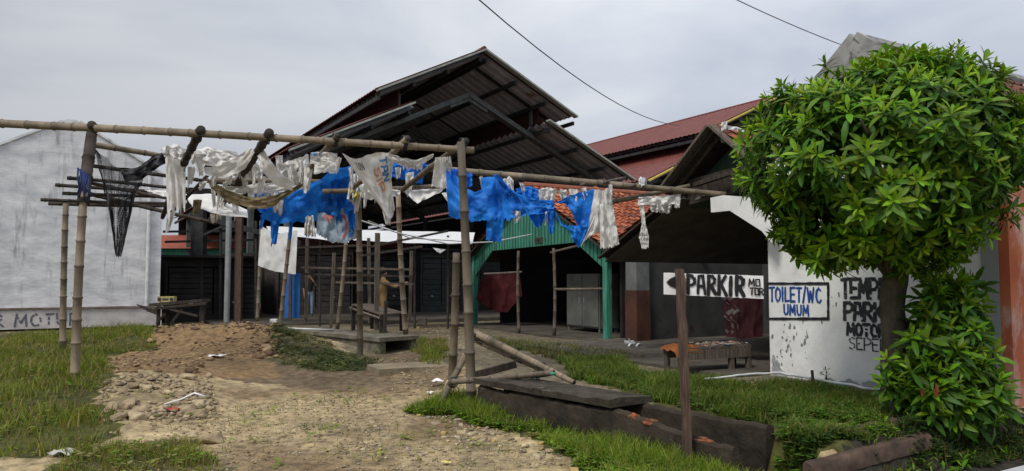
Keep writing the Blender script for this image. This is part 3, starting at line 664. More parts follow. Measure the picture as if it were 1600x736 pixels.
m = MB(); rough_wall(m, lambda v: 5.09, lambda v: 5.2, 4.36, 7.72, -.35, lambda v: .35, .018, 5); m.build('back_wall', DARKCON, dr)
m = MB(); m.hexa([gp_(u_,v_,z_) for z_ in (-.3,-.1) for u_, v_ in ((4.74,4.36),(5.05,4.36),(5.05,7.65),(4.84,7.65))]); m.build('channel_bed', DARKCON, dr)
m = MB(); n = 26; g_ = []
for i in range(n+1):
    v = lerp(5.66, 7.78, i/n); j = .03*n2(v, 3, 3, 2); k = .02*n2(v, 7, 5, 4)
    g_.append([gp_(4.69+j, v, .36), gp_(4.68+j, v, .425+k), gp_(4.8, v, .44+k), gp_(5.0, v, .435+k*.6), gp_(5.2+k, v, .43), gp_(5.2+k, v, .37)])
m.grid(g_); m.add(g_[0], [(0,1,2,3,4,5)]); m.add(g_[-1], [(0,1,2,3,4,5)]); m.build('cover_slab', mat('weathered slab', (.022,.018,.013), (.07,.058,.043), 4, .9, .8, bscale=18, c3=(.2,.175,.14), c3at=.6, c3w=.16, s3=6), dr)
m = MB(); rnd = random.Random(3)
for (va, vb, q) in ((5.36,5.52,1),(5.14,5.32,2),(4.5,4.72,3)):
    c = (va+vb)/2; p = gp_(lerp(4.66,4.77,(c-4.3)/1.35), c, lerp(.225,.33,ss(4.3,5.6,c))-.026); bm = bmesh.new(); bmesh.ops.create_icosphere(bm, subdivisions=3, radius=1)
    vv = []
    for vt in bm.verts:
        k = 1+.5*noise.noise(vt.co*1.6+Vector((q,0,0)))+.25*noise.noise(vt.co*4+Vector((0,q,0))); w_ = vt.co*k; vv.append(p + U*(w_.x*.055) + V*(w_.y*(vb-va)*.5) + Z*(w_.z*.034))
    m.add(vv, [tuple(x.index for x in f.verts) for f in bm.faces]); bm.free()
m.build('exposed_brick', BRICKO, dr, True)

# culvert box mid yard
cu = thing('box_culvert', 'mossy concrete box culvert with a square dark opening', 'culvert', Vector((-3, 16, -.1)))
E = Vector((-.707,.707,0)); Fv = Vector((.707,.707,0)); c0 = W(594,530,15.6); c0.z = 0
def CE(a, b, z): return Vector((c0.x,c0.y,0)) + E*a + Fv*b + Z*z
bz = [(0,0),(3.9,0),(3.9,.95),(0,.95)]
m = MB(); m.hexa([CE(a,b,z) for z in (.27,.35) for a,b in ((-.06,-.05),(3.9,-.05),(3.9,.98),(-.06,.98))]); m.build('top_slab', CULVERT, cu)
m = MB(); m.hexa([CE(a,b,z) for z in (-.3,.268) for a,b in ((0,0),(3.88,0),(3.88,.14),(0,.14))]); m.build('side_wall', CULVERT, cu)
m = MB(); m.hexa([CE(a,b,z) for z in (-.3,.268) for a,b in ((0,.82),(3.88,.82),(3.88,.95),(0,.95))]); m.build('side_wall', CULVERT, cu)
m = MB(); m.hexa([CE(a,b,z) for z in (-.3,-.15) for a,b in ((-.25,.142),(3.88,.142),(3.88,.818),(-.25,.818))]); m.build('bed', CULVERT, cu)
# small concrete step on the track, right of the culvert
m = MB(); q = Gt(655,572); m.box(q-Z*.045, 1.5, .7, .14, Vector((.9,.43,0)), Vector((-.43,.9,0))); o = m.build('concrete_slab', mat('earthy slab', (.16,.13,.085), (.27,.22,.145), 4, .95, .5)); tag(o, 'flat worn concrete slab on the ground just right of the culvert mouth', 'slab')
# ================================================================== BAMBOO CANOPY
cf = thing('bamboo_canopy_frame', 'tall weathered bamboo canopy frame hung with torn sheets across the yard entrance', 'canopy frame', Vector((-3.2, 10.5, 0)))
B0, B1 = W(143,208,10.3), W(722,233,9.8)
def FB(px): return B0.lerp(B1, (px-143)/579)
def bam(name, a, b, r0, r1, par=cf, seed=None, mt=BAMBOO, bend=.014, node=.36):
    m = MB(); m.bamboo(a, b, r0, r1, int(seed if seed is not None else a.x*77+b.z*31), node, bend); return m.build(name, mt, par, True)
bam('front_beam', W(-150,186,10.5), W(741,235,9.8), .062, .046, seed=11, bend=.006)
def foot(px, py, d=.06):
    p = Gt(px, py); p.z -= d; return p
f0 = foot(117,592); bam('post', f0, W(131,300,f0.y), .058, .05, seed=3, bend=.014)
bam('post', W(130,318,f0.y-.02), B0 - Z*.02 - V*.05, .075, .07, mt=BAMBOOD, seed=9)
f1 = foot(737,634); bam('post', f1, W(720,222,f1.y), .064, .05, seed=5, node=.42, mt=BAMBOO, bend=.012)
f2 = foot(706,592); bam('post', f2, W(713,395,f2.y-.4), .062, .05, seed=6, node=.42, bend=.015)
RP = (143,318,425,530,635,722); RE = []
for i, p in enumerate(RP):
    s = FB(p) + Z*.085; a = s - V*.13 + Z*.008; b = s + V*(4.9 if i < 3 else 2.1) - Z*((.85 if i else .40) if i < 3 else .42); RE.append((s, b))
    bam('rafter', a, b, .062 if i < 3 else .045, .04, mt=BAMBOOD if i < 3 else BAMBOO, seed=20+i)
    m = MB(); q = FB(p)
    for k in range(3): 
        c = q + Z*.05 + X*(k-1)*.02; m.tube([c + V*(.07*math.cos(t)) + Z*(.10*math.sin(t)) for t in [j*.7 for j in range(10)]], .008, 5)
    m.build('lashing', DARKCLOTH, cf, True)
rp = lambda i, t: RE[i][0].lerp(RE[i][1], t)
for t, i0, i1, r in ((.45,0,2,.036),(.97,0,2,.045),(.75,0,2,.036)):
    a, b = rp(i0,t), rp(i1,t); d = (b-a)*.04; bam('purlin', a-d-Z*.07, b+d-Z*.07, r, r*.8, mt=BAMBOOD)
for i, (a, b, y) in enumerate((((64,312),(282,318),14.3),((76,318),(262,322),14.1),((87,289),(305,303),13.9),((98,302),(330,308),14.0),((105,278),(262,293),13.2))):
    bam('lattice_pole', W(*a,y), W(*b,y+.6), .036, .03, mt=BAMBOOD, seed=40+i)
bam('lattice_pole', W(132,224,11.3), W(266,246,12.0), .05, .04, seed=50)
bam('lattice_pole', W(505,299,12.4), W(706,289,12.0), .042, .035, seed=51)
bam('lattice_pole', W(330,282,12.6), W(505,284,12.8), .05, .04, seed=52)
bam('lattice_pole', W(268,332,12.6), W(330,268,12.2), .03, .03, mt=BAMBOOD, seed=53)
bam('side_beam', W(668,263,11.9), W(1134,304,11.0), .056, .042, seed=54, bend=.005)
bam('side_pole', W(948,317,11.5), W(1078,290,11.2), .04, .032, seed=55)
for i, (a, b, y) in enumerate((((806,281),(831,273),11.6),((908,289),(945,281),11.3),((944,285),(976,278),11.2),((986,291),(1012,283),11.1),((715,271),(752,266),11.8),((1088,312),(1116,300),11.0))):
    bam('cross_stick', W(*a,y), W(*b,y+.5), .026, .022, seed=60+i, mt=WOOD)
p = foot(98,546); bam('post', p, W(103,318,p.y), .062, .05, seed=71)
m = MB(); c = W(134,272,f0.y-.1)
for k in range(7):
    a = W(122+k*3, 262+k*2, f0.y-.12); m.tube([a, a-Z*.15+X*.03*math.sin(k), a-Z*(.28+.04*(k%3))+X*.04*math.cos(k*2)], .012, 5)
m.build('blue_lashing', mat('navy rag', (.01,.02,.09), (.03,.05,.16), 9, .8), cf, True)
for (bx, by, tx, ty, y, r) in ((563,560,560,300,None,.055),(634,521,622,300,16.5,.062),(437,515,456,340,17.6,.05),(402,502,408,345,19.2,.045),(527,514,541,375,17.4,.05)):
    if y is None: b = foot(bx, by)
    else: b = W(bx, by, y)
    bam('rear_post', b, W(tx, ty, b.y-(.8 if r > .05 else 0)), r, r*.85, seed=bx)

# plank stall frame in the middle of the yard
pf = thing('plank_stall_frame', 'rickety grey plank frame with rails standing on the culvert', 'stall frame', W(590,512,17.4))
for (bx, by, tx, ty, y) in ((588,516,590,364,17.3),(601,520,603,470,17.0),(578,505,576,372,18.6),(517,512,522,395,18.5),(478,505,480,372,19),(640,505,643,392,18.8)):
    m = MB(); m.beam(W(bx,by,y), W(tx,ty,y), .11 if bx in (588,) else .07, .06, V); m.build('upright', WOOD if bx != 601 else WOODD, pf)
for (a, b, y, mt) in (((462,387),(575,383),18.7,WOODD),((470,418),(640,421),18.6,WOOD),((472,428),(645,432),18.5,WOODD),((525,441),(646,444),18.4,WOOD),((560,400),(660,385),18.0,WOODD),((575,386),(700,361),17.6,WOODD)):
    m = MB(); m.beam(W(*a,y), W(*b,y), .05, .07, V); m.build('rail', mt, pf)
wt = thing('wooden_table', 'low grey plank table in front of the person in tan uniform', 'table', W(588,515,17.6))
m = MB()
P_ = [W(551,478,17.4), W(575,475,18.5), W(629,492,18.0), W(597,494,16.7)]; z_ = .86
P_ = [Vector((p.x,p.y,z_)) for p in P_]
P_ = [Vector((-3.87,17.8,.95)), Vector((-3.55,18.7,.93)), Vector((-2.62,17.9,.75)), Vector((-3.0,17.0,.74))]
for i in range(6):
    a = P_[0].lerp(P_[1], (i+.06)/6); b = P_[0].lerp(P_[1], (i+.94)/6); c = P_[3].lerp(P_[2], (i+.94)/6); d = P_[3].lerp(P_[2], (i+.06)/6)
    m.prism([a,b,c,d], Z*.035)
m.build('top', WOOD, wt)
m = MB(); m.beam(P_[0]-Z*.08, P_[3]-Z*.08, .04, .15, V); m.beam(P_[0]-Z*.08, P_[1]-Z*.08, .04, .13); m.build('apron', WOOD, wt)
for p in P_:
    q = P_[0].lerp(P_[2], .5); p2 = p.lerp(q, .08); m = MB(); m.beam(Vector((p2.x,p2.y,.33)), p2, .08, .08, V); m.build('leg', WOODD, wt)

# left rickety bench behind the dirt heap
rb = thing('rickety_bench', 'dark rickety plank bench behind the dirt heap by the white building corner', 'bench', W(285,505,17.2))
zb_ = .3
def RB(px, py, y=17.2): return W(px, py, y)
m = MB(); m.beam(RB(241,476), RB(322,469), .5, .07); m.beam(RB(243,482,16.9), RB(322,474,16.9), .05, .12, V); m.build('top', WOODD, rb)
for px in (248, 258, 315, 318):
    y = 16.95 if px in (248,315) else 17.4; t = RB(px,478,y); b = Vector((t.x + (.12 if px == 258 else 0), t.y, zb_)); m = MB(); m.beam(b, t, .08, .08, V); m.build('leg', WOODD, rb)
for a, b in (((268,505),(285,482)),((262,482),(310,494)),((245,505),(258,490))):
    m = MB(); m.beam(RB(*a,16.9), RB(*b,16.9), .05, .08, V); m.build('brace', WOODD, rb)
m = MB(); 
for k in range(4): m.tube([RB(214+k*5,476+k*3,17.0), RB(250,487+k*2,17.0)], .016, 6)
m.build('loose_stick', WOODD, rb)
bx_ = thing('yellow_box', 'small dull yellow box with two round dials resting on the rickety bench', 'box', RB(261,472))
c = RB(261,467.5); m = MB(); m.box(c, .38, .16, .13); m.build('case', mat('dull yellow card', (.3,.25,.09), (.42,.36,.16), 5, .7), bx_)
for s in (-1, 1):
    m = MB(); m.tube([c+X*s*.14-Y*.081, c+X*s*.14-Y*.092], .04, 12); m.build('dial', WIRE, bx_)
m = MB(); m.box(c-Y*.084, .14, .006, .04); m.build('label_strip', WIRE, bx_)

# bamboo prop trestle leaning over the drain
bt = thing('bamboo_trestle', 'fallen bundle of lashed bamboo poles leaning across the drain beside the right post', 'bamboo poles', Gt(740,600))
a = W(741,520,9.9); b = W(897,598,8.4)
bam('pole', a, b, .052, .03, bt, 1, bend=.01, node=.3); bam('pole', W(738,528,10.0), W(860,583,8.85), .05, .036, bt, 2, bend=.012, node=.3)
p = foot(681,642,.03); bam('pole', p, W(727,556,p.y+.6), .042, .04, bt, 3, node=.3)
bam('pole', W(703,597,8.95), W(866,582,8.35), .036, .032, bt, 4, bend=.02, node=.3)
m = MB(); m.beam(W(735,588,9.7), W(806,569,9.9), .09, .05, V); m.build('plank', WOODD, bt)
m = MB()
for (px, py, y) in ((745,525,9.85),(752,530,9.8),(803,552,9.3),(812,558,9.2),(845,574,8.9),(707,597,9.0),(834,588,8.6)):
    c = W(px,py,y); d = (b-a).normalized(); e1_ = d.cross(Z).normalized(); e2_ = e1_.cross(d)
    for k in range(2): m.tube([c + d*(k*.03) + (e1_*math.cos(t)+e2_*math.sin(t))*.062 for t in [j*.65 for j in range(10)]], .009, 5)
m.build('lashing', DARKCLOTH, bt, True)

# ================================================================== TORN SHEETS
def resample(pts, n):
    q = [Vector(p) for p in pts]; d = [0]
    for a, b in zip(q, q[1:]): d.append(d[-1] + math.hypot(b.x-a.x, b.y-a.y) + 1e-6)
    o_ = []
    for i in range(n+1):
        t = d[-1]*i/n; k = 0
        while k < len(d)-2 and d[k+1] < t: k += 1
        o_.append(q[k].lerp(q[k+1], (t-d[k])/(d[k+1]-d[k])))
    return o_
def clothfn(top, bot, amp=.04, seed=0, freq=3.5, nu=36):
    T, B = resample(top, nu), resample(bot, nu)
    def f(s, t, off=0):
        k = min(nu-1, max(0, int(s*nu))); r = s*nu-k
        q = T[k].lerp(T[k+1], r).lerp(B[k].lerp(B[k+1], r), t)
        fold = math.sin(s*freq*6.283 + seed + 2.2*n2(t*2, s*2, 1, seed)) * (.35+.65*t) + .9*n2(s*5, t*4, 1, seed+4) + .5*n2(s*13, t*9, 1, seed+9)
        p = W(q.x, q.y, max(5, q.z + amp*fold)); p += Z*(amp*.35*n2(s*7, t*6, 1, seed+20)); return p + Vector((0,-1,.1))*off
    return f
def cloth(mb, top, bot, nu=36, nv=18, amp=.05, seed=0, freq=3.5, jag=.0, holes=.0, side=.0):
    f = clothfn(top, bot, amp, seed, freq); rnd = random.Random(seed+1); g_ = []
    for i in range(nu+1):
        s = i/nu; sag = jag*(.5*rnd.random() + .7*max(0, n2(s*9, 2, 1, seed+5)) + (.5 if rnd.random() < .12 else 0))
        col = []
        for j in range(nv+1):
            t = j/nv; s2 = s + side*n2(t*6, seed, 1, 3)*(1 if i in (0, nu) else 0)
            col.append(f(min(1,max(0,s2)), t*(1-sag)))
        g_.append(col)
    mb.grid(g_, skip=(lambda i, j: n2(i/nu*7, j/nv*5, 1, seed+50) > .72-holes and 1 < j < nv-1) if holes else None)
    return f
def sheet(name, label, cat, material, patches, group=None):
    fs = []; o = None
    for p in patches:
        m = MB(); fs.append(cloth(m, **p)); q = m.build(name if o is None else 'torn_flap', material, o, True, fix=False)
        if o is None: o = tag(q, label, cat, group)
    return o, fs
D = dict
sheet('blue_tarpaulin', 'torn bright blue tarpaulin draped in swags along the right side beam', 'tarpaulin', BLUETARP, [
  D(top=[(694,266,11.2),(715,288,11.1),(742,300,11.0),(768,288,11.1),(776,276,11.3)], bot=[(702,342,11.1),(725,350,11.0),(745,349,11.0),(765,346,11.0),(785,340,11.1)], seed=1, amp=.07, freq=2, jag=.12),
  D(top=[(697,264,11.7),(712,263,11.7),(738,268,11.7)], bot=[(700,296,11.7),(715,300,11.6),(738,290,11.7)], seed=2, amp=.05),
  D(top=[(752,280,11.3),(776,276,11.3),(800,298,11.2),(825,308,11.15),(866,315,11.1)], bot=[(752,344,11.1),(785,352,11.1),(800,346,11.1),(818,338,11.1),(866,334,11.1)], seed=3, amp=.07, freq=3, jag=.18),
  D(top=[(761,330,11.05),(788,332,11.05)], bot=[(759,378,11.1),(783,380,11.1)], seed=4, amp=.05, freq=1, jag=.12, nu=16),
  D(top=[(808,305,11.1),(832,311,11.1),(866,313,11.1)], bot=[(838,358,11.15),(842,360,11.15),(848,350,11.15)], seed=5, amp=.05, freq=2, jag=.15),
  D(top=[(855,328,11.05),(866,330,11.05)], bot=[(858,368,11.1),(866,366,11.1)], seed=6, amp=.03, freq=1, nu=10, jag=.2),
  D(top=[(868,318,11.1),(888,306,11.1),(910,299,11.1),(929,296,11.1)], bot=[(886,316,11.1),(896,338,11.1),(906,360,11.1),(926,352,11.1)], seed=7, amp=.05, freq=1.5),
  D(top=[(866,326,11.1),(876,346,11.05),(890,356,11.05),(906,354,11.05)], bot=[(866,332,11.1),(876,352,11.05),(890,361,11.05),(908,364,11.05)], seed=8, amp=.02, nv=4),
  D(top=[(888,352,11.05),(906,352,11.05),(924,346,11.05)], bot=[(893,372,11.1),(903,390,11.1),(912,376,11.1)], seed=9, amp=.05, freq=1.5, jag=.15),
  D(top=[(806,294,11.6),(826,291,11.6),(842,296,11.6)], bot=[(806,312,11.5),(826,314,11.5),(842,312,11.5)], seed=110, amp=.07, jag=.1),
  D(top=[(770,274,11.2),(778,272,11.1)], bot=[(792,306,11.15),(806,304,11.1)], seed=10, amp=.06, nu=12),
])
sheet('blue_tarpaulin', 'crumpled deep blue tarpaulin slung low under the middle of the canopy', 'tarpaulin', BLUETARP, [
  D(top=[(440,312,12.8),(468,290,12.6),(500,280,12.4),(525,262,12.2),(552,258,12.2)], bot=[(404,338,13.0),(430,350,13.0),(470,348,13.0),(515,345,13.0),(556,304,12.6)], seed=11, amp=.10, freq=3, jag=.05),
  D(top=[(500,285,12.5),(530,280,12.4),(556,272,12.3)], bot=[(505,338,12.9),(530,340,12.8),(552,330,12.7)], seed=12, amp=.09, freq=2, jag=.1),
  D(top=[(386,296,12.9),(410,292,12.9),(440,300,12.9)], bot=[(404,330,13.1),(420,338,13.1),(440,330,13.1)], seed=13, amp=.06),
])
sheet('blue_tarpaulin', 'short frayed blue tarpaulin under the front beam left of the right post', 'tarpaulin', BLUETARP, [
  D(top=[(606,252,11.9),(635,256,11.9),(664,254,11.9)], bot=[(610,276,12.0),(640,284,12.0),(660,290,12.0)], seed=15, amp=.08, freq=2, jag=.08),
  D(top=[(664,256,12.0),(678,258,12.0)], bot=[(664,264,12.0),(676,267,12.0)], seed=16, amp=.03, nu=8, nv=6),
])
sheet('torn_rag', 'long shredded white rag hanging from the lattice pole beside the black net', 'rag', WHITECLOTH, [
  D(top=[(258,240,11.4),(275,232,11.4),(290,238,11.4)], bot=[(262,352,11.5),(275,348,11.5),(290,330,11.5)], seed=21, amp=.05, freq=2.5, jag=.28, nu=22, nv=26, holes=.12),
  D(top=[(250,232,11.3),(276,226,11.2),(300,236,11.3)], bot=[(258,246,11.2),(276,250,11.1),(296,252,11.2)], seed=22, amp=.10),
  D(top=[(262,330,11.5),(274,332,11.5)], bot=[(258,366,11.5),(264,362,11.5)], seed=23, amp=.03, nu=8, jag=.1),
])
sheet('white_swag', 'white plastic sheet rolled in a deep swag under the left of the front beam', 'sheet', WHITECLOTH, [
  D(top=[(316,262,10.9),(340,260,10.8),(368,246,10.7),(392,230,10.6)], bot=[(322,273,10.9),(350,280,10.8),(384,263,10.7),(399,236,10.6)], seed=24, amp=.045, nv=10, freq=1),
  D(top=[(294,232,11.0),(306,230,11.0)], bot=[(308,270,10.9),(320,266,10.9)], seed=124, amp=.05, nv=14, nu=12, freq=1),
  D(top=[(352,291,12.0),(420,286,11.8),(482,283,11.6)], bot=[(356,306,12.0),(420,302,11.8),(478,296,11.6)], seed=125, amp=.05, nv=8, freq=2, jag=.2),
  D(top=[(366,252,11.5),(388,246,11.5),(408,254,11.5)], bot=[(362,276,11.5),(388,284,11.5),(410,280,11.5)], seed=126, amp=.09, holes=.1, jag=.2),
  D(top=[(296,236,11.2),(325,230,11.3),(370,238,11.2)], bot=[(312,256,11.2),(340,262,11.2),(380,252,11.1)], seed=25, amp=.09, holes=.1),
])
sheet('dark_film', 'black plastic film bunched over the lattice pole end beside the net', 'plastic film', DARKCLOTH, [
  D(top=[(186,262,11.4),(215,262,11.5),(245,240,11.7),(268,232,11.8)], bot=[(196,284,11.3),(220,282,11.4),(246,262,11.6),(270,250,11.8)], seed=26, amp=.08),
  D(top=[(318,256,11.6),(345,250,11.6),(365,256,11.6)], bot=[(320,268,11.6),(345,270,11.6),(362,264,11.6)], seed=27, amp=.07),
])
sheet('white_swag', 'crumpled white plastic sheet knotted between the third and fourth rafters', 'sheet', WHITECLOTH, [
  D(top=[(412,234,10.5),(426,256,10.5),(444,276,10.6),(460,284,10.8)], bot=[(402,244,10.5),(412,270,10.5),(430,290,10.6),(456,298,10.8)], seed=28, amp=.05, nv=8, freq=1),
  D(top=[(432,258,11.2),(456,250,11.2),(482,242,11.2)], bot=[(440,292,11.3),(462,290,11.3),(486,276,11.3)], seed=29, amp=.1, holes=.08, jag=.15),
  D(top=[(372,262,11.6),(392,258,11.6),(412,264,11.6)], bot=[(374,282,11.6),(394,278,11.6),(410,284,11.6)], seed=30, amp=.08, holes=.2, jag=.3),
])
sheet('brown_canvas', 'rotten brown canvas strip sagging in a long curve below the white swags', 'canvas', OLIVECLOTH, [
  D(top=[(322,276,11.8),(352,296,11.6),(390,308,11.4),(430,306,11.3),(474,286,11.4)], bot=[(330,296,11.8),(356,318,11.6),(390,328,11.4),(425,326,11.3),(472,292,11.4)], seed=31, amp=.07, jag=.22, freq=2),
  D(top=[(302,312,12.4),(316,312,12.4)], bot=[(300,340,12.4),(312,334,12.4)], seed=32, amp=.04, nu=12, jag=.3),
])
sheet('white_sheet', 'grey white plastic sheet spread on the rear lattice above the dark shelter', 'sheet', WHITECLOTH, [
  D(top=[(288,304,13.2),(330,302,13.4),(362,316,13.4),(386,328,13.3)], bot=[(300,322,12.6),(330,332,12.5),(360,338,12.4),(388,341,12.4)], seed=33, amp=.06),
  D(top=[(225,296,13.0),(258,298,13.0),(290,304,13.0)], bot=[(232,300,12.9),(262,308,12.8),(292,318,12.8)], seed=34, amp=.05, nv=8),
  D(top=[(328,334,12.6),(336,334,12.6)], bot=[(330,350,12.6),(335,350,12.6)], seed=35, amp=.02, nu=6, jag=.3),
])
o, fs = sheet('printed_banner', 'off white banner scrap with pale blue header hanging under the front beam', 'banner', WHITECLOTH, [
  D(top=[(486,238,10.3),(505,237,10.3),(527,240,10.3)], bot=[(484,256,10.3),(505,257,10.3),(526,260,10.3)], seed=36, amp=.03, freq=1),
  D(top=[(492,254,10.45),(510,254,10.45),(526,256,10.45)], bot=[(490,273,10.4),(508,270,10.4),(522,272,10.4)], seed=37, amp=.03, freq=1, jag=.1)])
def on_cloth(f, s0, t0, ds, dt, off=.012):  # letter units -> cloth surface
    return lambda a, b, o_: f(min(1,max(0,s0+a*ds)), min(1,max(0,t0-b*dt)), off+o_)
m = MB(); strokes(m, 'DR C', on_cloth(fs[0], .04, .34, 1, 1), .26, .10, .045, .2, 2); m.build('lettering', PRINTB, o, fix=False)
m = MB()
for k in range(2):
    fb_ = on_cloth(fs[0], .24, .60+.2*k, 1, 1); m.grid([[fb_(a*.045, b*.035, 0) for b in (0,1)] for a in range(15-3*k)], skip=lambda i, j: i % 5 == 4)
m.build('small_print', PRINTG, o, fix=False)
o, fs = sheet('printed_banner', 'torn white banner with large orange and blue letters hanging in a point', 'banner', WHITECLOTH, [
  D(top=[(534,240,10.1),(556,248,10.1),(585,240,10.1),(607,238,10.1)], bot=[(600,330,10.4),(604,338,10.4),(609,350,10.4),(617,332,10.4)], seed=38, amp=.05, freq=1.5, jag=.06, nv=26),
  D(top=[(590,300,10.35),(612,300,10.35)], bot=[(603,352,10.4),(610,356,10.4)], seed=39, amp=.04, nu=14, jag=.15)])
m = MB(); strokes(m, 'SIP', lambda a, b, o_: fs[0](min(1,.60+b), min(1,.22+a), .015+o_), .15, .14, .030, .18, 2); m.build('lettering', PRINTO, o, fix=False)
m = MB(); strokes(m, 'TAN', lambda a, b, o_: fs[0](min(1,.79+b), min(1,.08+a), .015+o_), .15, .12, .032, .18, 2); m.build('lettering', PRINTB, o, fix=False)
m = MB(); strokes(m, 'Z/N', lambda a, b, o_: fs[0](min(1,.22+a), max(0,.2-b*.9), .015+o_), .13, .06, .016, .2, 2); m.build('lettering', PRINTG, o, fix=False)
sheet('white_crescent', 'white cloth strip sagging in a shallow crescent with a frayed hem', 'cloth', WHITECLOTH, [
  D(top=[(606,238,10.1),(625,246,10.1),(652,250,10.1),(678,240,10.0)], bot=[(608,250,10.15),(626,260,10.15),(652,262,10.15),(676,248,10.1)], seed=40, amp=.05, jag=.25),
  D(top=[(628,252,10.15),(660,255,10.15)], bot=[(630,268,10.2),(660,268,10.2)], seed=41, amp=.03, jag=.6, nu=30)])
sheet('torn_rag', 'beige rag strips tied under the front beam just left of the right post', 'rag', WHITECLOTH, [
  D(top=[(680,246,10.0),(696,245,10.0)], bot=[(674,292,10.1),(698,298,10.1)], seed=42, amp=.05, freq=1.5, jag=.1, nu=16, nv=20),
  D(top=[(694,246,10.0),(704,244,10.0)], bot=[(698,270,10.05),(708,272,10.05)], seed=43, amp=.03, nu=12, jag=.4, holes=.2),
  D(top=[(690,302,11.4),(698,300,11.4)], bot=[(712,334,11.2),(716,326,11.2)], seed=44, amp=.04, nu=10),
  D(top=[(628,298,12.2),(662,296,12.2),(694,294,12.1)], bot=[(634,302,12.1),(652,318,12.0),(690,299,12.0)], seed=45, amp=.04, nv=8),
  D(top=[(558,284,11.6),(595,292,11.6),(626,298,11.8)], bot=[(568,312,11.6),(598,310,11.6),(624,306,11.8)], seed=145, amp=.06, nv=10)])
o, fs = sheet('printed_banner', 'faded pale blue printed banner with a red circle hanging below the blue tarpaulin', 'banner', BANNERB, [
  D(top=[(496,320,12.9),(520,322,12.8),(540,322,12.8),(557,316,12.8)], bot=[(494,366,12.9),(515,380,12.8),(536,382,12.8),(558,374,12.8)], seed=46, amp=.06, freq=2, jag=.10)])
m = MB(); f = fs[0]
m.grid([[f(.30+r*math.cos(t)*.15, .22+r*math.sin(t)*.22*(1+.3*math.sin(t*5)), .02) for r in (.35,.95)] for t in [k*.4 for k in range(17)]], skip=lambda i, j: i % 4 == 3)
m.grid([[f(.62+r*.14*math.cos(t), .55+r*.34*math.sin(t), .02) for r in (.75,1)] for t in [-1.4+k*.3 for k in range(10)]]); m.build('red_print', PRINTR, o, fix=False)
m = MB(); strokes(m, 'D', on_cloth(f, .82, .85, 1, 1, .02), .22, .12, .05, .2, 2); strokes(m, 'LI', on_cloth(f, .80, .40, 1, 1, .02), .25, .1, .05, .2, 2); m.build('lettering', PRINTB, o, fix=False)
sheet('grey_rag', 'small grey plastic bag hanging left of the pale blue banner', 'plastic bag', WHITECLOTH, [
  D(top=[(478,338,12.7),(490,336,12.7)], bot=[(474,370,12.7),(494,372,12.7)], seed=47, amp=.08, nu=14, jag=.12)])
o, fs = sheet('colourful_bag', 'bunched plastic bag with yellow and blue print between the blue tarpaulin and the pointed banner', 'plastic bag', WHITECLOTH, [
  D(top=[(548,274,12.0),(556,270,12.0),(566,280,12.0)], bot=[(542,310,12.0),(552,320,12.0),(568,306,12.0)], seed=48, amp=.1, nu=18, jag=.08)])
for mt, ss_ in ((PRINTY, ((.15,.55,.16),(.6,.75,.2),(.75,.35,.12))), (PRINTB, ((.4,.4,.13),(.25,.85,.1),(.8,.6,.1)))):
    m = MB()
    for k, (a, b, r) in enumerate(ss_): m.grid([[fs[0](min(.98,a+q*r*math.cos(t)), min(.93,b+q*r*.8*math.sin(t)), .02+.002*k) for q in (.1,1)] for t in [j*.7 for j in range(10)]])
    m.build('print', mt, o, fix=False)
sheet('torn_rag', 'white rag knotted over the side beam above the orange tiles', 'rag', WHITECLOTH, [
  D(top=[(842,296,11.5),(856,292,11.5),(870,296,11.5)], bot=[(840,312,11.5),(856,313,11.5),(866,314,11.5)], seed=50, amp=.05, nu=18, jag=.1),
  D(top=[(788,284,11.5),(796,274,11.5),(802,282,11.5)], bot=[(788,304,11.5),(796,308,11.5),(803,306,11.5)], seed=51, amp=.05, nu=14, jag=.2)])
sheet('white_sheet', 'large torn white plastic sheet hanging from the side beam right of the blue tarpaulin', 'sheet', WHITECLOTH, [
  D(top=[(929,296,10.95),(942,298,10.95),(956,290,10.95)], bot=[(916,374,11.0),(935,366,11.0),(958,340,11.0)], seed=52, amp=.05, freq=2, jag=.08),
  D(top=[(936,318,10.9),(958,322,10.9)], bot=[(938,392,10.95),(968,384,10.95)], seed=53, amp=.05, freq=1.5, jag=.10, nv=24),
  D(top=[(932,330,10.98),(946,330,10.98)], bot=[(907,386,11.0),(922,372,11.0)], seed=54, amp=.03, jag=.3, nu=14),
  D(top=[(951,288,10.9),(957,288,10.9)], bot=[(952,306,10.9),(957,306,10.9)], seed=55, amp=.02, nu=6)])
sheet('torn_rag', 'twisted white strip dangling in front of the orange tile roof', 'rag', WHITECLOTH, [
  D(top=[(999,320,11.2),(1006,318,11.2)], bot=[(1003,352,11.2),(1009,352,11.2)], seed=56, amp=.03, nu=8, freq=1),
  D(top=[(1003,350,11.2),(1009,350,11.2)], bot=[(998,372,11.2),(1014,370,11.2)], seed=57, amp=.04, nu=10),
  D(top=[(998,370,11.2),(1014,368,11.2)], bot=[(1004,392,11.2),(1013,390,11.2)], seed=58, amp=.03, nu=10, jag=.2)])
sheet('white_sheet', 'white sheet folded over the short side pole above the porch', 'sheet', WHITECLOTH, [
  D(top=[(998,308,11.2),(1030,306,11.2),(1064,304,11.2)], bot=[(996,320,11.2),(1030,320,11.2),(1058,318,11.2)], seed=59, amp=.04, nv=8),
  D(top=[(1014,316,11.25),(1052,316,11.25)], bot=[(1018,332,11.25),(1046,334,11.25)], seed=60, amp=.06, jag=.2),
  D(top=[(1056,304,11.15),(1064,303,11.15)], bot=[(1053,326,11.15),(1062,326,11.15)], seed=61, amp=.03, nu=8, jag=.2)])
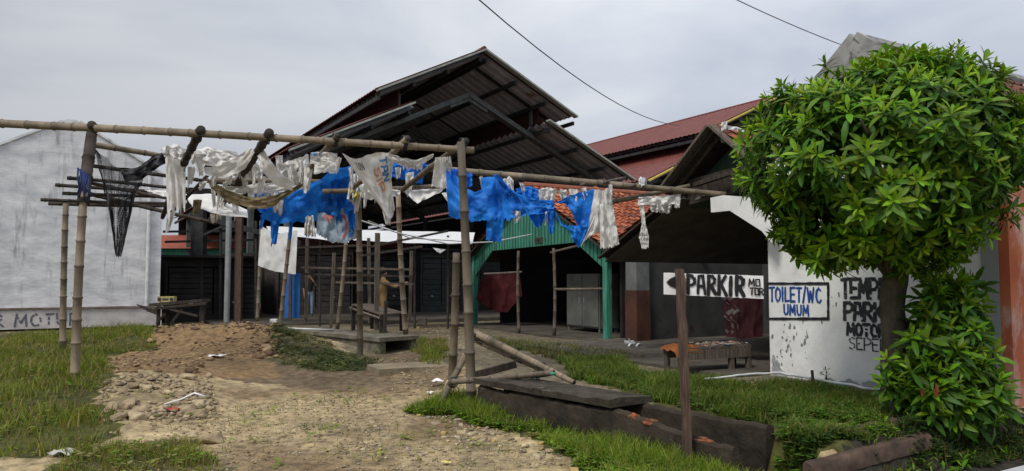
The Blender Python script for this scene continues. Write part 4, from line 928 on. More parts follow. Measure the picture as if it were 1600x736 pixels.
sheet('torn_rag', 'white rag tied at the peak of the porch gable', 'rag', BRIGHTCLOTH, [
  D(top=[(1127,192,10.9),(1137,188,10.9)], bot=[(1126,222,10.9),(1133,224,10.9)], seed=62, amp=.04, nu=10),
  D(top=[(1136,196,10.9),(1158,200,10.8),(1180,204,10.7)], bot=[(1138,202,10.9),(1158,206,10.8),(1178,210,10.7)], seed=63, amp=.03, nv=6)])
sheet('white_knot', 'knotted ball of white rag on the side beam near the hall eave', 'rag', BRIGHTCLOTH, [
  D(top=[(998,278,11.3),(1003,276,11.3),(1010,280,11.3)], bot=[(998,288,11.2),(1003,292,11.1),(1010,288,11.2)], seed=64, amp=.12, nu=12, nv=10)])
sheet('hanging_cloth', 'white cloth hung like a curtain between two rear bamboo posts', 'cloth', CLEANCLOTH, [
  D(top=[(408,353,18.6),(432,366,18.2),(465,360,17.9)], bot=[(403,415,18.6),(430,424,18.2),(462,429,17.9)], seed=65, amp=.05, freq=2.2)])
# narrow shredded strips tied along the poles
rnd = random.Random(41)
def strips(label, spots, material=WHITECLOTH):
    P_ = []
    for k, (px, py, y) in enumerate(spots):
        w = rnd.uniform(3, 8); ln = rnd.uniform(14, 44); dx = rnd.uniform(-6, 6)
        P_.append(D(top=[(px-w, py+rnd.uniform(-2,2), y), (px, py-1, y), (px+w, py+rnd.uniform(-2,2), y)], bot=[(px-w*.6+dx, py+ln, y+.05), (px+w*.5+dx, py+ln*rnd.uniform(.7,1), y+.05)], seed=200+k+int(px), amp=.045, nu=9, nv=12, freq=1, jag=.3, holes=.05))
    sheet('torn_rag', label, 'rag', material, P_)
strips('cluster of narrow shredded strips below the second rafter', [(304,240,10.6),(312,252,11),(326,236,11.2),(338,262,11.5),(356,270,11.6),(333,290,12.2),(346,300,12.4)])
strips('shredded white strips tangled between the third and fourth rafters', [(398,262,11),(420,250,11),(436,244,11.2),(452,262,11),(470,250,10.8),(482,262,11),(414,288,11.8),(440,300,11.8)])
strips('grey white shreds caught on the lattice above the brown canvas', [(300,262,11.4),(318,284,11.9),(352,284,11.9),(380,270,11.5),(392,290,12),(410,276,11.6),(428,296,12),(366,308,12.6),(344,316,12.8)])
strips('pale strips dangling round the pointed printed banner', [(530,246,10.2),(548,262,11),(572,290,11.4),(588,282,11.2),(612,250,10.2),(622,262,11),(560,300,12),(640,270,11.6)])
strips('thin rags fluttering along the side beam over the blue tarpaulin', [(752,276,11.4),(790,280,11.4),(815,286,11.3),(878,296,11.2),(896,296,11.1),(912,294,11.1),(846,300,11.3),(806,330,11.1),(858,330,11.1)])
strips('blue shreds hanging from the hem of the low blue tarpaulin', [(430,345,13),(455,345,13),(486,342,12.9),(412,334,13.1),(530,336,12.8),(548,320,12.7)], BLUETARP)
# white awning strips in front of the hall
aw = thing('white_awning', 'long bright white awning strip on thin poles before the dark hall', 'awning', W(580,490,20.5))
for i, (T_, B_) in enumerate((([(416,353,22.2),(480,356,22.0),(546,360,21.6)], [(420,362,20.6),(480,372,20.5),(545,379,20.4)]), ([(548,359,21.4),(640,361,21.6),(742,363,21.8)], [(552,375,20.3),(640,380,20.4),(738,381,20.6)]))):
    m = MB(); cloth(m, T_, B_, amp=.05, seed=70+i, freq=5, nv=8); m.build('sheet', BRIGHTCLOTH, aw, True, fix=False)
for px in (500, 648, 700):
    b = W(px, 500, 21.2); m = MB(); m.tube([Vector((b.x,b.y,.1)), W(px, 368, 21.2)], .035, 7); m.build('pole', WOODD, aw)
sheet('white_scrap', 'small triangular white scrap hanging below the awning end', 'cloth', BRIGHTCLOTH, [D(top=[(676,387,19.5),(697,390,19.5)], bot=[(684,394,19.5),(688,396,19.5)], seed=73, amp=.02, nu=8, nv=5)])
bb = thing('blue_board', 'bright blue painted board standing under the hanging cloth', 'board', W(456,497,22.2))
m = MB(); a, b = W(445,497,22.2), W(468,497,22.2); m.box((a+b)/2+Z*.67, (b-a).length, .06, 1.34); m.build('panel', BLUEP, bb)
m = MB(); a = W(453,500,22); m.beam(a, a+Z*1.7, .1, .08); m.build('upright', WOODB, bb)
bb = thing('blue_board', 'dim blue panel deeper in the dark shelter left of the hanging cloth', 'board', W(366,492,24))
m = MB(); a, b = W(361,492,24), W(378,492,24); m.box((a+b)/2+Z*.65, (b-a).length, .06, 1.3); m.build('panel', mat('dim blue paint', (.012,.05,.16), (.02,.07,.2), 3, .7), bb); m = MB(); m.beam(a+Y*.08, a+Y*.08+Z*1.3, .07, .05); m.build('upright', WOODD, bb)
o, fs = sheet('red_cloth', 'large red cloth hung diamond wise at the left end of the green stall', 'cloth', REDCLOTH, [
  D(top=[(752,436,21.9),(770,427,21.8),(800,427,21.6),(812,427,21.4)], bot=[(744,468,21.9),(774,487,21.8),(792,488,21.6),(816,462,21.4)], seed=75, amp=.06)])
# porch banner
m = MB(); f = cloth(m, [(1128,440,11.9),(1160,440,11.7),(1192,440,11.5)], [(1134,526,11.9),(1160,530,11.7),(1192,526,11.5)], amp=.04, seed=77, freq=2); 
o = m.build('red_banner', mat('dark red banner', (.025,.004,.006), (.045,.008,.011), 4, .8), None, True, fix=False); tag(o, 'dark red banner with pale flourish hung inside the porch behind the sign', 'banner')
m = MB(); 
pts = [(.12+.10*math.sin(k*.9)+.03*math.sin(k*2.3), .12+k*.042) for k in range(20)]
for q, w in ((0,.035),(.14,.022)):
    m.grid([[f(a+q+s*w, b+.02*s, .015) for s in (-1,1)] for a, b in pts], skip=lambda i, j: i % 6 == 5)
m.build('pale_flourish', mat('pale pink print', (.08,.06,.06), (.12,.10,.10), 7), o, fix=False)

# black shade net: a real mesh of thin threads
T_ = [(147,232,10.9),(158,240,10.9),(178,258,11.0),(200,276,11.2),(224,284,11.4)]; B_ = [(172,335,11.0),(178,382,11.0),(182,403,11.0),(190,398,11.0),(212,300,11.3)]
m = MB(); f = clothfn(T_, B_, .16, 81, 3.2); m.grid([[f(i/34, j/52) for j in range(53)] for i in range(35)])
o = m.build('black_net', NET, None, True, fix=False); tag(o, 'black shade net hanging in a drooping point from the left post', 'net')
w = o.modifiers.new('wire', 'WIREFRAME'); w.thickness = .0075; w.use_even_offset = False
m = MB(); f = clothfn([(186,262,11.0),(214,284,11.2)], [(181,400,10.95),(189,400,10.95)], .12, 82, 2); m.grid([[f(i/16, j/44) for j in range(45)] for i in range(17)])
w2_ = m.build('net_fold', NET, o, True, fix=False); q = w2_.modifiers.new('wire', 'WIREFRAME'); q.thickness = .007; q.use_even_offset = False
# ropes and cables
def cable(name, label, pts, r, material, cat='cable', sag=0):
    q = []
    for (a, b) in zip(pts, pts[1:]):
        a, b = Vector(a), Vector(b)
        for i in range(12): t = i/12; q.append(a.lerp(b, t) - Z*(sag*4*t*(1-t)))
    q.append(Vector(pts[-1])); m = MB(); m.tube(q, r, 6); o = m.build(name, material, None, True); return tag(o, label, cat)
cable('power_cable', 'sagging black cable crossing the sky from top centre to the red roof', [W(735,-12,10), W(1062,196,24)], .010, WIRE, sag=.42)
cable('power_cable', 'thin black cable crossing the sky above the tree', [W(1135,-8,12), W(1420,104,17)], .008, WIRE, sag=.1)
cable('white_rope', 'thin white rope strung from the right post to the green stall board', [W(556,342,13), W(622,364,13.5), W(700,381,14.5), W(770,378,16), W(832,366,18.6)], .014, PIPEW, 'rope')
cable('grey_rope', 'grey cord crossing below the awning beside the leaning post', [W(575,345,15.5), W(640,372,16), W(735,378,17)], .012, ROPE, 'rope')
# ================================================================== PARKIR SIGN
ps = thing('parking_sign', 'white hand painted PARKIR banner sign on a brown wooden post in the grass', 'sign', W(1076,712,6.3))
b = W(1076,712,6.3); b.z = gz(b.x,b.y)-.06; yb = b.y; t = W(1062,420,yb)
m = MB(); g_ = []
for i in range(15):
    q = b.lerp(t, i/14); k = .006*math.sin(i*2.1)
    g_.append([q + X*(sx_*(.034+k*.4)+k) + Y*sy_*.035 for sx_, sy_ in ((-1,-1),(1,-1),(1.05,1),(-1,1),(-1,-1))])
m.grid(g_); m.add(g_[-1][:4], [(0,1,2,3)]); m.build('post', WOODB, ps, fix=False)
ys_ = yb + .055
S0, S1, S2, S3 = W(1037,460,ys_), W(1193,467,ys_+.02), W(1193,431,ys_+.02), W(1037,426,ys_)
def sg(a, b_, off=0):                     # a along, b up
    p = S0.lerp(S1, a).lerp(S3.lerp(S2, a), b_); return p + Y*(-off + .006*math.sin(a*17+b_*3) + .004*n2(a*6, b_*3, 1, 3))
m = MB(); m.grid([[sg(i/40, j/8 + (.018*n2(i*.4, j*.1, 1, 5) if j in (0,8) else 0)) for j in range(9)] for i in range(41)]); o = m.build('banner', SIGNWHITE, ps, True, fix=False)
m = MB(); m.beam(S3-Z*.012+Y*.02, S2-Z*.012+Y*.02, .016, .024); m.beam(S0+Z*.012+Y*.02, S1+Z*.012+Y*.02, .016, .024); m.build('batten', WOODB, ps)
sfn = lambda x0, y0: (lambda a, b_, off: sg(x0 + a, y0 + b_, .009 + off))
m = MB(); k = [(.025,.56),(.06,.73),(.115,.86),(.118,.30),(.06,.40)]; m.add([sg(a, c, .0095) for a, c in k], [(4,3,2,1,0)])
rnd = random.Random(2); x = .238; Lm = (S1-S0).length; Hm = (S3-S0).length
ww = .102
for ch, lw in zip('PARKIR', (.024,.022,.024,.024,.026,.027)):
    # letters are squeezed: vertical unit .76 of the banner height, brush width in banner lengths
    x += strokes(m, ch, lambda a, b_, off, x=x: sg(x + a/Lm, .10 + b_/Hm, .009+off), Hm*.80, .0715, lw*1.28 if ch != 'A' else lw*1.15, .34 if ch != 'I' else .5, ord(ch)+int(x*99), .035, cut=0)/Lm
m.build('lettering', BLACKPAINT, o, fix=False)
m = MB()
iso = lambda x0, y0: (lambda a, b_, off: sg(x0 + a/Lm, y0 + b_/Hm, .0095 + off))
strokes(m, 'MQ', iso(.848,.54), .056, .046, .012, .15, 4, .03); strokes(m, 'TQR', iso(.862,.16), .054, .038, .012, .15, 5, .03); m.build('small_lettering', BLACKPAINT, o, fix=False)

# ================================================================== LOW BENCH with orange cloth, rubble cart
lo = thing('low_bench', 'low wooden bench with an orange cloth and scraps on its top before the porch', 'bench', Vector((2.9,10.6,.26)))
La, Lb = W(1062,562,10.25), W(1174,549,10.8); La.z = Lb.z = .60
d = (Lb-La).normalized(); pr = Vector((-d.y, d.x, 0))*.72
m = MB()
for k in range(4): m.prism([La+pr*(k*.13), Lb+pr*(k*.13), Lb+pr*(k*.13+.12), La+pr*(k*.13+.12)], Z*.035)
m.build('top', WOOD, lo)
m = MB(); m.beam(La-Z*.07+d*.02, Lb-Z*.07-d*.02, .035, .13, Z); m.beam(La+pr*.49-Z*.07, Lb+pr*.49-Z*.07, .035, .13, Z); m.build('apron', WOOD, lo)
for q in (La+d*.04+pr*.03, La+d*.04+pr*.47, Lb-d*.04+pr*.03, Lb-d*.04+pr*.47, La.lerp(Lb,.72)+pr*.03):
    m = MB(); m.beam(Vector((q.x,q.y,.2)), q, .07, .06, V); m.build('leg', WOOD, lo)
m = MB(); m.grid([[La + d*(i*.052-.06) + pr*(.56*j/12-.03) + Z*((.06 + .03*n2(i*.7,j*.5,1,4)) - (.09*ss(1,0,j/1.5) if j < 2 else 0) - (.07*ss(1.5,0,i))) for j in range(13)] for i in range(9)])
o = m.build('orange_cloth', mat('orange brown cloth', (.12,.035,.008), (.26,.085,.016), 12, .9, .4, c3=(.16,.1,.06), c3at=.62, s3=9), None, True, fix=False); tag(o, 'rumpled orange cloth lying over the near end of the low bench', 'cloth')
rnd = random.Random(12); m = MB()
for i in range(70):
    c = La.lerp(Lb, rnd.uniform(.32,.98)) + pr*rnd.uniform(.03,.5) + Z*(.045+rnd.uniform(0,.025)); a = rnd.uniform(0,3.14)
    m.box(c, rnd.uniform(.03,.12), rnd.uniform(.02,.06), .012, Vector((math.cos(a),math.sin(a),0)), Vector((-math.sin(a),math.cos(a),0)), Z, rnd.choice(((.3,.1,.05),(.12,.13,.2),(.3,.27,.18),(.2,.08,.07),(.35,.33,.3))))
o = m.build('drying_scraps', STONE); tag(o, 'mixed scraps spread out on the low bench top', 'scraps', kind='stuff')
ct = thing('handcart', 'small broken cart with two pale wheels at the foot of the rust brown pillar', 'cart', W(993,553,14.3))
c = W(990,548,14.3)
for dx in (-.05, .10):
    w = MB(); w.tube([c + X*dx + Z*.02 + (X*.6+Y*.8)*(.11*math.cos(t)) + Z*(.11*math.sin(t)) for t in [k*.42 for k in range(16)]], .022, 6); q = w.build('wheel', PIPEW, ct, True)
    w = MB(); w.tube([c+X*dx+Z*.02-Y*.02, c+X*dx+Z*.02+Y*.05], .035, 8); w.build('hub', GREYPIPE, q, True)
m = MB(); m.beam(c+X*.02+Y*.1-Z*.02, c+X*.02+Y*.7+Z*.12, .2, .04); m.tube([c+Y*.1, c+Z*.22+Y*.2-X*.06], .012, 6); m.build('frame', GREYPIPE, ct)
m = MB(); q = W(955,558,14.0); m.box(q-Z*.05, .8, .5, .26, Vector((.93,.36,0)), Vector((-.36,.93,0))); o = m.build('concrete_block', CULVERT); bv = o.modifiers.new('bevel','BEVEL'); bv.width = .03; tag(o, 'grey concrete block lying beside the small cart wheels', 'block')
m = MB(); q = W(86,497,1); 
q = W(428,504,19.5); m.box(q+Z*.04, .18, .14, .11); o = m.build('cement_block', PIPEW); o.modifiers.new('bevel','BEVEL').width = .012; tag(o, 'small pale cement block at the hall edge under the hanging cloth', 'block')
q = W(660,493,21.3); m = MB(); m.box(Vector((q.x,q.y,.36)), .26, .18, .2); o = m.build('cement_block', FLOORC); o.modifiers.new('bevel','BEVEL').width = .012; tag(o, 'grey cement block on the hall floor right of the leaning post', 'block')
m = MB(); a, b = W(450,513,17.0), W(522,516,17.6); m.tube([a-Z*.35, a, b], .022, 7); o = m.build('white_pipe', PIPEW, None, True); tag(o, 'thin white bent pipe along the mossy side of the culvert', 'pipe')

# hoses and pipes
def gpath(name, label, px, r, material, cat, lift=.02, n=8):
    q = []
    P_ = [Gt(*p) for p in px]
    for a, b in zip(P_, P_[1:]):
        for i in range(n):
            c = a.lerp(b, i/n); c.z = gz(c.x, c.y) + lift + .01*n2(c.x*3, c.y*3, 1, 2); q.append(c)
    m = MB(); m.tube(q, r, 7); o = m.build(name, material, None, True); return tag(o, label, cat)
gpath('white_hose', 'white and green garden hose lying along the foot of the white wall', ((1395,628),(1350,622),(1300,612),(1250,602),(1222,596),(1190,597),(1150,601),(1095,606)), .016, PIPEW, 'hose', .11)
m = MB(); q = [W(700+0,575,9.3)]; 
q = [W(867,584,8.3), W(835,583,8.55), W(808,588,8.8), W(792,598,8.9), W(788,612,8.85), W(789,626,8.8), W(800,640,8.6)]
m.tube(q, .016, 7); m.tube([q[0], W(850,588,8.5), W(830,590,8.65)], .013, 6); o = m.build('green_hose', HOSE, None, True); tag(o, 'green hose looped over the drain edge beside the bamboo poles', 'hose')
gpath('green_hose', 'green hose end lying in the grass in front of the drain', ((832,652),(846,658),(860,668)), .012, HOSE, 'hose', .05)
m = MB(); a = Gt(1272,607); m.beam(a-Z*.05, a+Z*.22-X*.02, .03, .02, V); o = m.build('wooden_stake', WOODB); tag(o, 'short wooden stake at the foot of the white wall', 'stake')
# brick edging and planks lower right
def rockbar(name, a, b, w, h, material, label, cat, seed, par=None):
    a, b = Vector(a), Vector(b); d = (b-a).normalized(); s = d.cross(Z).normalized(); n = 24; g_ = []
    for i in range(n+1):
        c = a.lerp(b, i/n); j = lambda k: .16*w*n2(i*.6, k, 1, seed)
        g_.append([c + s*(w/2+j(1)) - Z*h, c + s*(w/2+j(2)) + Z*(j(3)*.9 - .02*max(0, noise.cell(Vector((i*.45,seed,1))))), c + s*(w*.3) + Z*(.02+j(4)*.9 - .03*max(0, noise.cell(Vector((i*.45,seed,1))))), c - s*w*.3 + Z*(.02+j(5)*.5), c - s*(w/2+j(6)), c - s*(w/2+j(7)) - Z*h])
    m = MB(); m.grid(g_); m.add(g_[0], [tuple(range(6))]); m.add(g_[-1], [tuple(range(6))]); o = m.build(name, material, par, True); 
    if not par: tag(o, label, cat)
    return o
a = Gt(1216,722); b = Gt(1400,676); a = gp(4.95,3.84,.15); b = gp(6.55,3.84,.22)
rockbar('stone_edging', a, b, .10, .12, PINKBAR, 'reddish stone edging holding the grass bank at lower right', 'edging', 3)
pa = b + Vector((-.62,.05,.05)); rockbar('rotten_plank', gp(5.75,4.06,.28), gp(6.5,4.12,.30), .12, .04, WOODB, 'rotten brown plank lying on the stone edging near the tree', 'plank', 7)
rockbar('rotten_plank', gp(5.85,3.98,.27), gp(6.35,4.0,.28), .06, .03, PINKBAR, 'short reddish board beside the rotten plank at the edge', 'plank', 9)
rockbar('fallen_log', gp(5.55,3.55,-.02), gp(6.0,3.52,-.01), .12, .1, PINKBAR, 'short pinkish log lying below the stone edging', 'log', 11)

# ================================================================== ROCKS
def ico(seed, flat=.6, sub=2):
    bm = bmesh.new(); bmesh.ops.create_icosphere(bm, subdivisions=sub, radius=1)
    for v in bm.verts:
        c0_ = v.co.copy(); k = 1 + .42*noise.noise(c0_*1.3 + Vector((seed*3.1,seed,0))) + .3*noise.noise(c0_*2.9 + Vector((0,seed*2.3,5))) + .16*noise.noise(c0_*7 + Vector((seed,2,5))) + .10*noise.cell(c0_*2.2 + Vector((seed,seed,1)))
        v.co *= k; v.co.z *= flat
        v.co.z = max(v.co.z, -.35*flat)
    vs_ = np.array([v.co[:] for v in bm.verts]); fs_ = np.array([[v.index for v in f.verts] for f in bm.faces]); bm.free(); return vs_, fs_
def hull(seed, flat, n, sub=0):           # broken angular stone
    r_ = random.Random(seed); bm = bmesh.new()
    for _ in range(n):
        d = Vector((r_.uniform(-1,1), r_.uniform(-1,1), r_.uniform(-.45,1))); d = d.normalized()*r_.uniform(.75,1.05); bm.verts.new((d.x, d.y, d.z*flat))
    res = bmesh.ops.convex_hull(bm, input=bm.verts); 
    loose = [v for v in bm.verts if not v.link_faces]; bmesh.ops.delete(bm, geom=loose, context='VERTS')
    if sub:
        bmesh.ops.triangulate(bm, faces=bm.faces); bmesh.ops.subdivide_edges(bm, edges=bm.edges, cuts=3, use_grid_fill=True); bmesh.ops.triangulate(bm, faces=bm.faces)
        for v in bm.verts: v.co *= 1 + .16*noise.noise(v.co*2.2 + Vector((seed,1,2))) + .09*noise.noise(v.co*6 + Vector((seed,4,2)))
    bmesh.ops.triangulate(bm, faces=bm.faces); bm.verts.index_update()
    vs_ = np.array([v.co[:] for v in bm.verts]); fs_ = np.array([[v.index for v in f.verts] for f in bm.faces]); bm.free(); return vs_, fs_
ROCKS = [hull(i, .5+.12*(i % 3), 11) for i in range(12)]; BIG = [hull(i+30, .5+.12*(i % 3), 15, 1) for i in range(6)]
rnd = random.Random(77); rv, rf, rc = [], [], []; nb = 0
def rock_into(p, r, col, src):
    global nb
    vs_, fs_ = src; a = rnd.uniform(0, 6.28); c, s = math.cos(a), math.sin(a); st = rnd.uniform(.7, 1.4)
    q = vs_*np.array([r*st, r, r]); q = np.stack([q[:,0]*c-q[:,1]*s, q[:,0]*s+q[:,1]*c, q[:,2]], 1) + np.array(p)
    rv.append(q); rf.append(fs_+nb); rc.append(np.tile(np.array(col), (len(fs_),1))); nb += len(q)
TAN = ((.33,.27,.19),(.42,.35,.24),(.26,.2,.13),(.48,.4,.25),(.3,.26,.21)); YEL = ((.40,.30,.12),(.38,.31,.18),(.44,.37,.25),(.31,.25,.17)); BRN = ((.2,.125,.075),(.26,.17,.1),(.3,.21,.13),(.15,.09,.055),(.38,.28,.14)); GRY = ((.34,.265,.165),(.27,.205,.125),(.41,.33,.21))
ZONES = [
 ([(160,552),(250,514),(430,516),(440,545),(330,565),(300,590),(190,580)], 170, (.03,.11), BRN),
 ([(155,600),(330,588),(340,655),(280,660),(160,660)], 110, (.03,.10), GRY),
 # pixel polygon, count, size range, colours
 ([(150,555),(250,512),(430,515),(445,545),(330,560),(300,590),(180,585)], 2600, (.012,.055), BRN),
 ([(330,515),(430,520),(445,560),(400,560)], 260, (.03,.1), BRN),
 ([(155,600),(330,585),(340,655),(280,660),(160,660)], 700, (.012,.06), GRY),
 ([(640,640),(700,640),(910,720),(930,790),(560,790),(520,700)], 2300, (.004,.026), TAN+YEL),
 ([(650,648),(720,655),(900,715),(915,736),(860,720),(700,690)], 90, (.02,.06), YEL+TAN),
 ([(230,640),(560,600),(620,640),(560,736),(200,760)], 3600, (.004,.022), TAN+BRN),
 ([(560,560),(690,565),(690,620),(620,625)], 420, (.008,.045), GRY+YEL),
 ([(640,505),(740,505),(740,560),(660,545)], 900, (.012,.045), YEL+BRN),
 ([(1210,690),(1300,660),(1380,690),(1300,720)], 120, (.01,.04), GRY),
 ([(0,510),(230,500),(240,520),(0,540)], 160, (.02,.07), GRY),
]
for P, n, (r0, r1), cs in ZONES:
    W_ = pxpoly(P); x0, x1 = min(p[0] for p in W_), max(p[0] for p in W_); y0, y1 = min(p[1] for p in W_), max(p[1] for p in W_); k = 0
    for _ in range(n*8):
        if k >= n: break
        x, y = rnd.uniform(x0,x1), rnd.uniform(y0,y1)
        if not in_poly(x, y, W_): continue
        u, v = uv_of(x, y)
        if 4.65 < u+.18*(v-4.3) < 5.25 and 4.2 < v < 7.8: continue
        if n2(x, y, 1.4, 17) < rnd.uniform(-.6, .2): continue
        r = r0 + (r1-r0)*rnd.random()**2.6; c = rnd.choice(cs); s = rnd.uniform(.7, 1.15); k += 1
        rock_into((x, y, gz(x,y)+r*.08), r, [q*s for q in c], ROCKS[rnd.randrange(12)])
o = fast('gravel', np.concatenate(rv), np.concatenate(rf), np.concatenate(rc), STONE); tag(o, 'scattered gravel and crumbled limestone over the dirt yard', 'gravel', kind='stuff')
def chunk(px, py, r, label, cols, src, group=None, st=1, name='concrete_chunk'):
    global rv, rf, rc, nb
    rv, rf, rc, nb = [], [], [], 0; p = Gt(px, py); rock_into((0,0,0), r, random.Random(px).choice(cols), BIG[src % 6])
    o = fast(name, rv[0], rf[0], rc[0], STONE, org=Vector((0,0,0)), smooth=False); o.location = (p.x, p.y, p.z+r*.05); tag(o, label, 'rock', group); return o
chunk(327,692,.17,'big flat grey rock alone at the near edge of the dirt track', GRY, 1, name='rock')
chunk(300,682,.075,'small dark rock touching the big flat grey rock', GRY, 2, name='rock')
chunk(290,592,.16,'large rounded grey rock at the foot of the dirt heap', GRY, 3, name='rock')
LBL = 'grey broken concrete chunk in the rubble patch beside the left grass'; GRPN = 'broken concrete chunks in the rubble patch'
for i, (px, py, r) in enumerate(((192,612,.14),(208,606,.17),(228,608,.16),(246,606,.13),(176,640,.19),(200,636,.20),(222,640,.18),(186,655,.18),(214,654,.19),(234,650,.12),(262,612,.14),(280,620,.13),(292,640,.19),(312,632,.18),(306,650,.2),(325,640,.14),(262,632,.12))):
    chunk(px, py, r*.68, LBL, GRY, i, GRPN)
LBL = 'yellowish limestone lump at the stony edge of the drive'; GRPN = 'limestone lumps along the drive edge'
for i, (px, py, r) in enumerate(((681,662,.10),(718,657,.08),(722,678,.12),(780,668,.07),(800,672,.07),(845,694,.07),(868,690,.08),(886,706,.10),(860,718,.12),(905,722,.09),(772,690,.06),(655,650,.06),(838,712,.07),(897,738,.11),(700,690,.06))):
    chunk(px, py, r*.62, LBL, YEL, i, GRPN, name='limestone_lump')
LBL = 'brown stone in the loose pile at the right end of the dirt heap'; GRPN = 'stones at the end of the dirt heap'
for i, (px, py, r) in enumerate(((404,535,.15),(416,545,.18),(422,553,.16),(432,558,.12),(398,524,.13))): chunk(px, py, r*.8, LBL, BRN, i, GRPN, name='stone')
def scrap(px, py, s, label, seed, material=PAPER, h=.06):
    p = Gt(px, py); m = MB(); m.grid([[p + X*(s*(i/8-.5)*(1+.3*n2(j,seed,1,1))) + Y*(s*.7*(j/6-.5)) + Z*(.015+h*(.5+.5*n2(i*.35,j*.4,1,seed))) for j in range(7)] for i in range(9)]); o = m.build('paper_scrap', material, None, fix=False); tag(o, label, 'litter')
scrap(338,559,.26,'white paper scrap on the brown dirt in front of the heap',3)
scrap(682,604,.17,'white paper scrap by the left bamboo strut foot',5,h=.12)
scrap(672,618,.08,'tiny white scrap just below the paper by the bamboo strut',6)
scrap(98,713,.2,'crumpled white bag at the near edge of the left grass',7,mat('grey plastic litter',(.4,.38,.34),(.55,.53,.5),8,.7))
scrap(197,524,.2,'pale bag in the far grass before the white building',8)
scrap(270,645,.14,'small red scrap among the concrete chunks',9,mat('red litter',(.3,.04,.03),(.4,.07,.05),8,.7))
p = Gt(290,640); m = MB(); m.tube([p+X*-.25+Z*.06, p+Z*.12+X*-.05, p+X*.1+Z*.19, p+X*.22+Z*.15], .011, 6); o = m.build('white_strip', PAPER, None, True); tag(o, 'bent white plastic strip lying over the concrete chunks', 'litter')
scrap(697,727,.08,'yellow leaf scrap on the foreground dirt',11,PRINTY,.03)

# ================================================================== GRASS AND WEEDS
rnd = random.Random(5); npr = np.random.RandomState(4)
gvv, gff, gcc = [], [], []; gn = 0
def blade(x, y, z, h, w, lean, col):
    global gn
    a = rnd.uniform(0, 6.283); ca, sa = math.cos(a), math.sin(a); b = rnd.uniform(0, 6.283); lx, ly = math.cos(b)*lean*h, math.sin(b)*lean*h
    gvv.extend(((x-ca*w, y-sa*w, z), (x+ca*w, y+sa*w, z), (x+lx*.35+ca*w*.7, y+ly*.35+sa*w*.7, z+h*.62), (x+lx*.35-ca*w*.7, y+ly*.35-sa*w*.7, z+h*.62), (x+lx+ca*w*.1, y+ly+sa*w*.1, z+h), (x+lx-ca*w*.1, y+ly-sa*w*.1, z+h)))
    gff.extend(((gn,gn+1,gn+2,gn+3),(gn+3,gn+2,gn+4,gn+5))); gcc.extend((col,col)); gn += 6
def weed(x, y, z, r, col):
    global gn
    for k in range(rnd.randint(4, 7)):
        a = rnd.uniform(0, 6.283); d = r*rnd.uniform(.3, 1); h = r*rnd.uniform(.3, 1.1); cx, cy, cz_ = x+math.cos(a)*d, y+math.sin(a)*d, z+h; s = r*rnd.uniform(.28,.5)
        ux, uy = math.cos(a), math.sin(a); t = rnd.uniform(-.2,.5)
        gvv.extend(((cx-ux*s, cy-uy*s, cz_-s*t), (cx-uy*s*.6, cy+ux*s*.6, cz_), (cx+ux*s, cy+uy*s, cz_+s*t*.4), (cx+uy*s*.6, cy-ux*s*.6, cz_)))
        gff.append((gn,gn+1,gn+2,gn+3)); gcc.append(col); gn += 4
GC = ((.145,.20,.013),(.19,.225,.015),(.10,.15,.011),(.23,.22,.024),(.115,.175,.011)); GDRY = ((.24,.19,.06),(.3,.24,.10),(.2,.17,.04))
def fill(poly, n, h, w, dry=.1, weeds=0, clump=.0, jit=.25, keepout=True, cols=GC):
    x0, x1 = min(p[0] for p in poly)-.2, max(p[0] for p in poly)+.2; y0, y1 = min(p[1] for p in poly)-.2, max(p[1] for p in poly)+.2
    k = 0
    for _ in range(n*6):
        if k >= n: break
        x, y = rnd.uniform(x0,x1), rnd.uniform(y0,y1)
        # more where it shows large
        xx, yy = x + jit*n2(x,y,2,6), y + jit*n2(x,y,2,16)
        if not in_poly(xx, yy, poly): continue
        u, v = uv_of(x, y)
        if keepout and 4.69 < u+.18*(v-4.3) < 5.21 and 4.25 < v < 7.8: continue
        if u > 8.36 and v > 3.9: continue
        q = n2(x, y, 1.1, 30); q2 = n2(x, y, 3.5, 44)
        if q2 + q*.6 < clump + rnd.uniform(-.7, .1): continue
        k += 1; z = gz(x, y)-.01
        s = 1+.55*q; c = rnd.choice(GDRY if rnd.random() < dry*(1-1.2*q) else cols); b = (1+.45*q2)*rnd.uniform(.75,1.2); c = (c[0]*b, c[1]*b, c[2]*b)
        if rnd.random() < weeds: weed(x, y, z, rnd.uniform(.025,.07)*(.6+.7*s), (c[0]*.95, c[1]*1.15, c[2]))
        else: blade(x, y, z, h*rnd.uniform(.45,1.25)*s, w*rnd.uniform(.7,1.3), rnd.uniform(.2,.9), c)
fill(GR1, 38000, .13, .0055, .34, .04)
fill(GR3, 22000, .16, .0042, .08, .30, cols=((.13,.22,.014),(.17,.25,.018),(.10,.17,.011),(.20,.23,.025)))
fill(GR4, 30000, .13, .0048, .08, .10, cols=((.075,.14,.010),(.10,.165,.013),(.06,.105,.009),(.14,.17,.02)))
fill(pxpoly([(1205,640),(1290,600),(1390,640),(1400,672),(1290,690),(1212,705)]), 2600, .06, .006, .02, .9, cols=((.10,.2,.015),(.13,.22,.02),(.08,.16,.012)))
fill(GR5, 5200, .065, .006, .25, .2, -.05, cols=((.06,.085,.02),(.08,.1,.025),(.05,.07,.015)))
fill(GR6, 1800, .12, .006, .4, .05)
fill(GR7, 4500, .12, .006, .4, .1, -.05, cols=((.07,.1,.025),(.09,.12,.03)))
fill(GR0, 5000, .09, .0035, .5, .05, .05)
fill(pxpoly([(1395,690),(1600,640),(1640,720),(1420,740),(1230,745),(1250,725)]), 5000, .12, .005, .1, .3, -.05, cols=((.05,.09,.018),(.07,.12,.02),(.04,.07,.015)))
fill(pxpoly([(150,610),(560,600),(900,720),(700,760),(150,760)]), 1100, .06, .0035, .5, .1, .25)
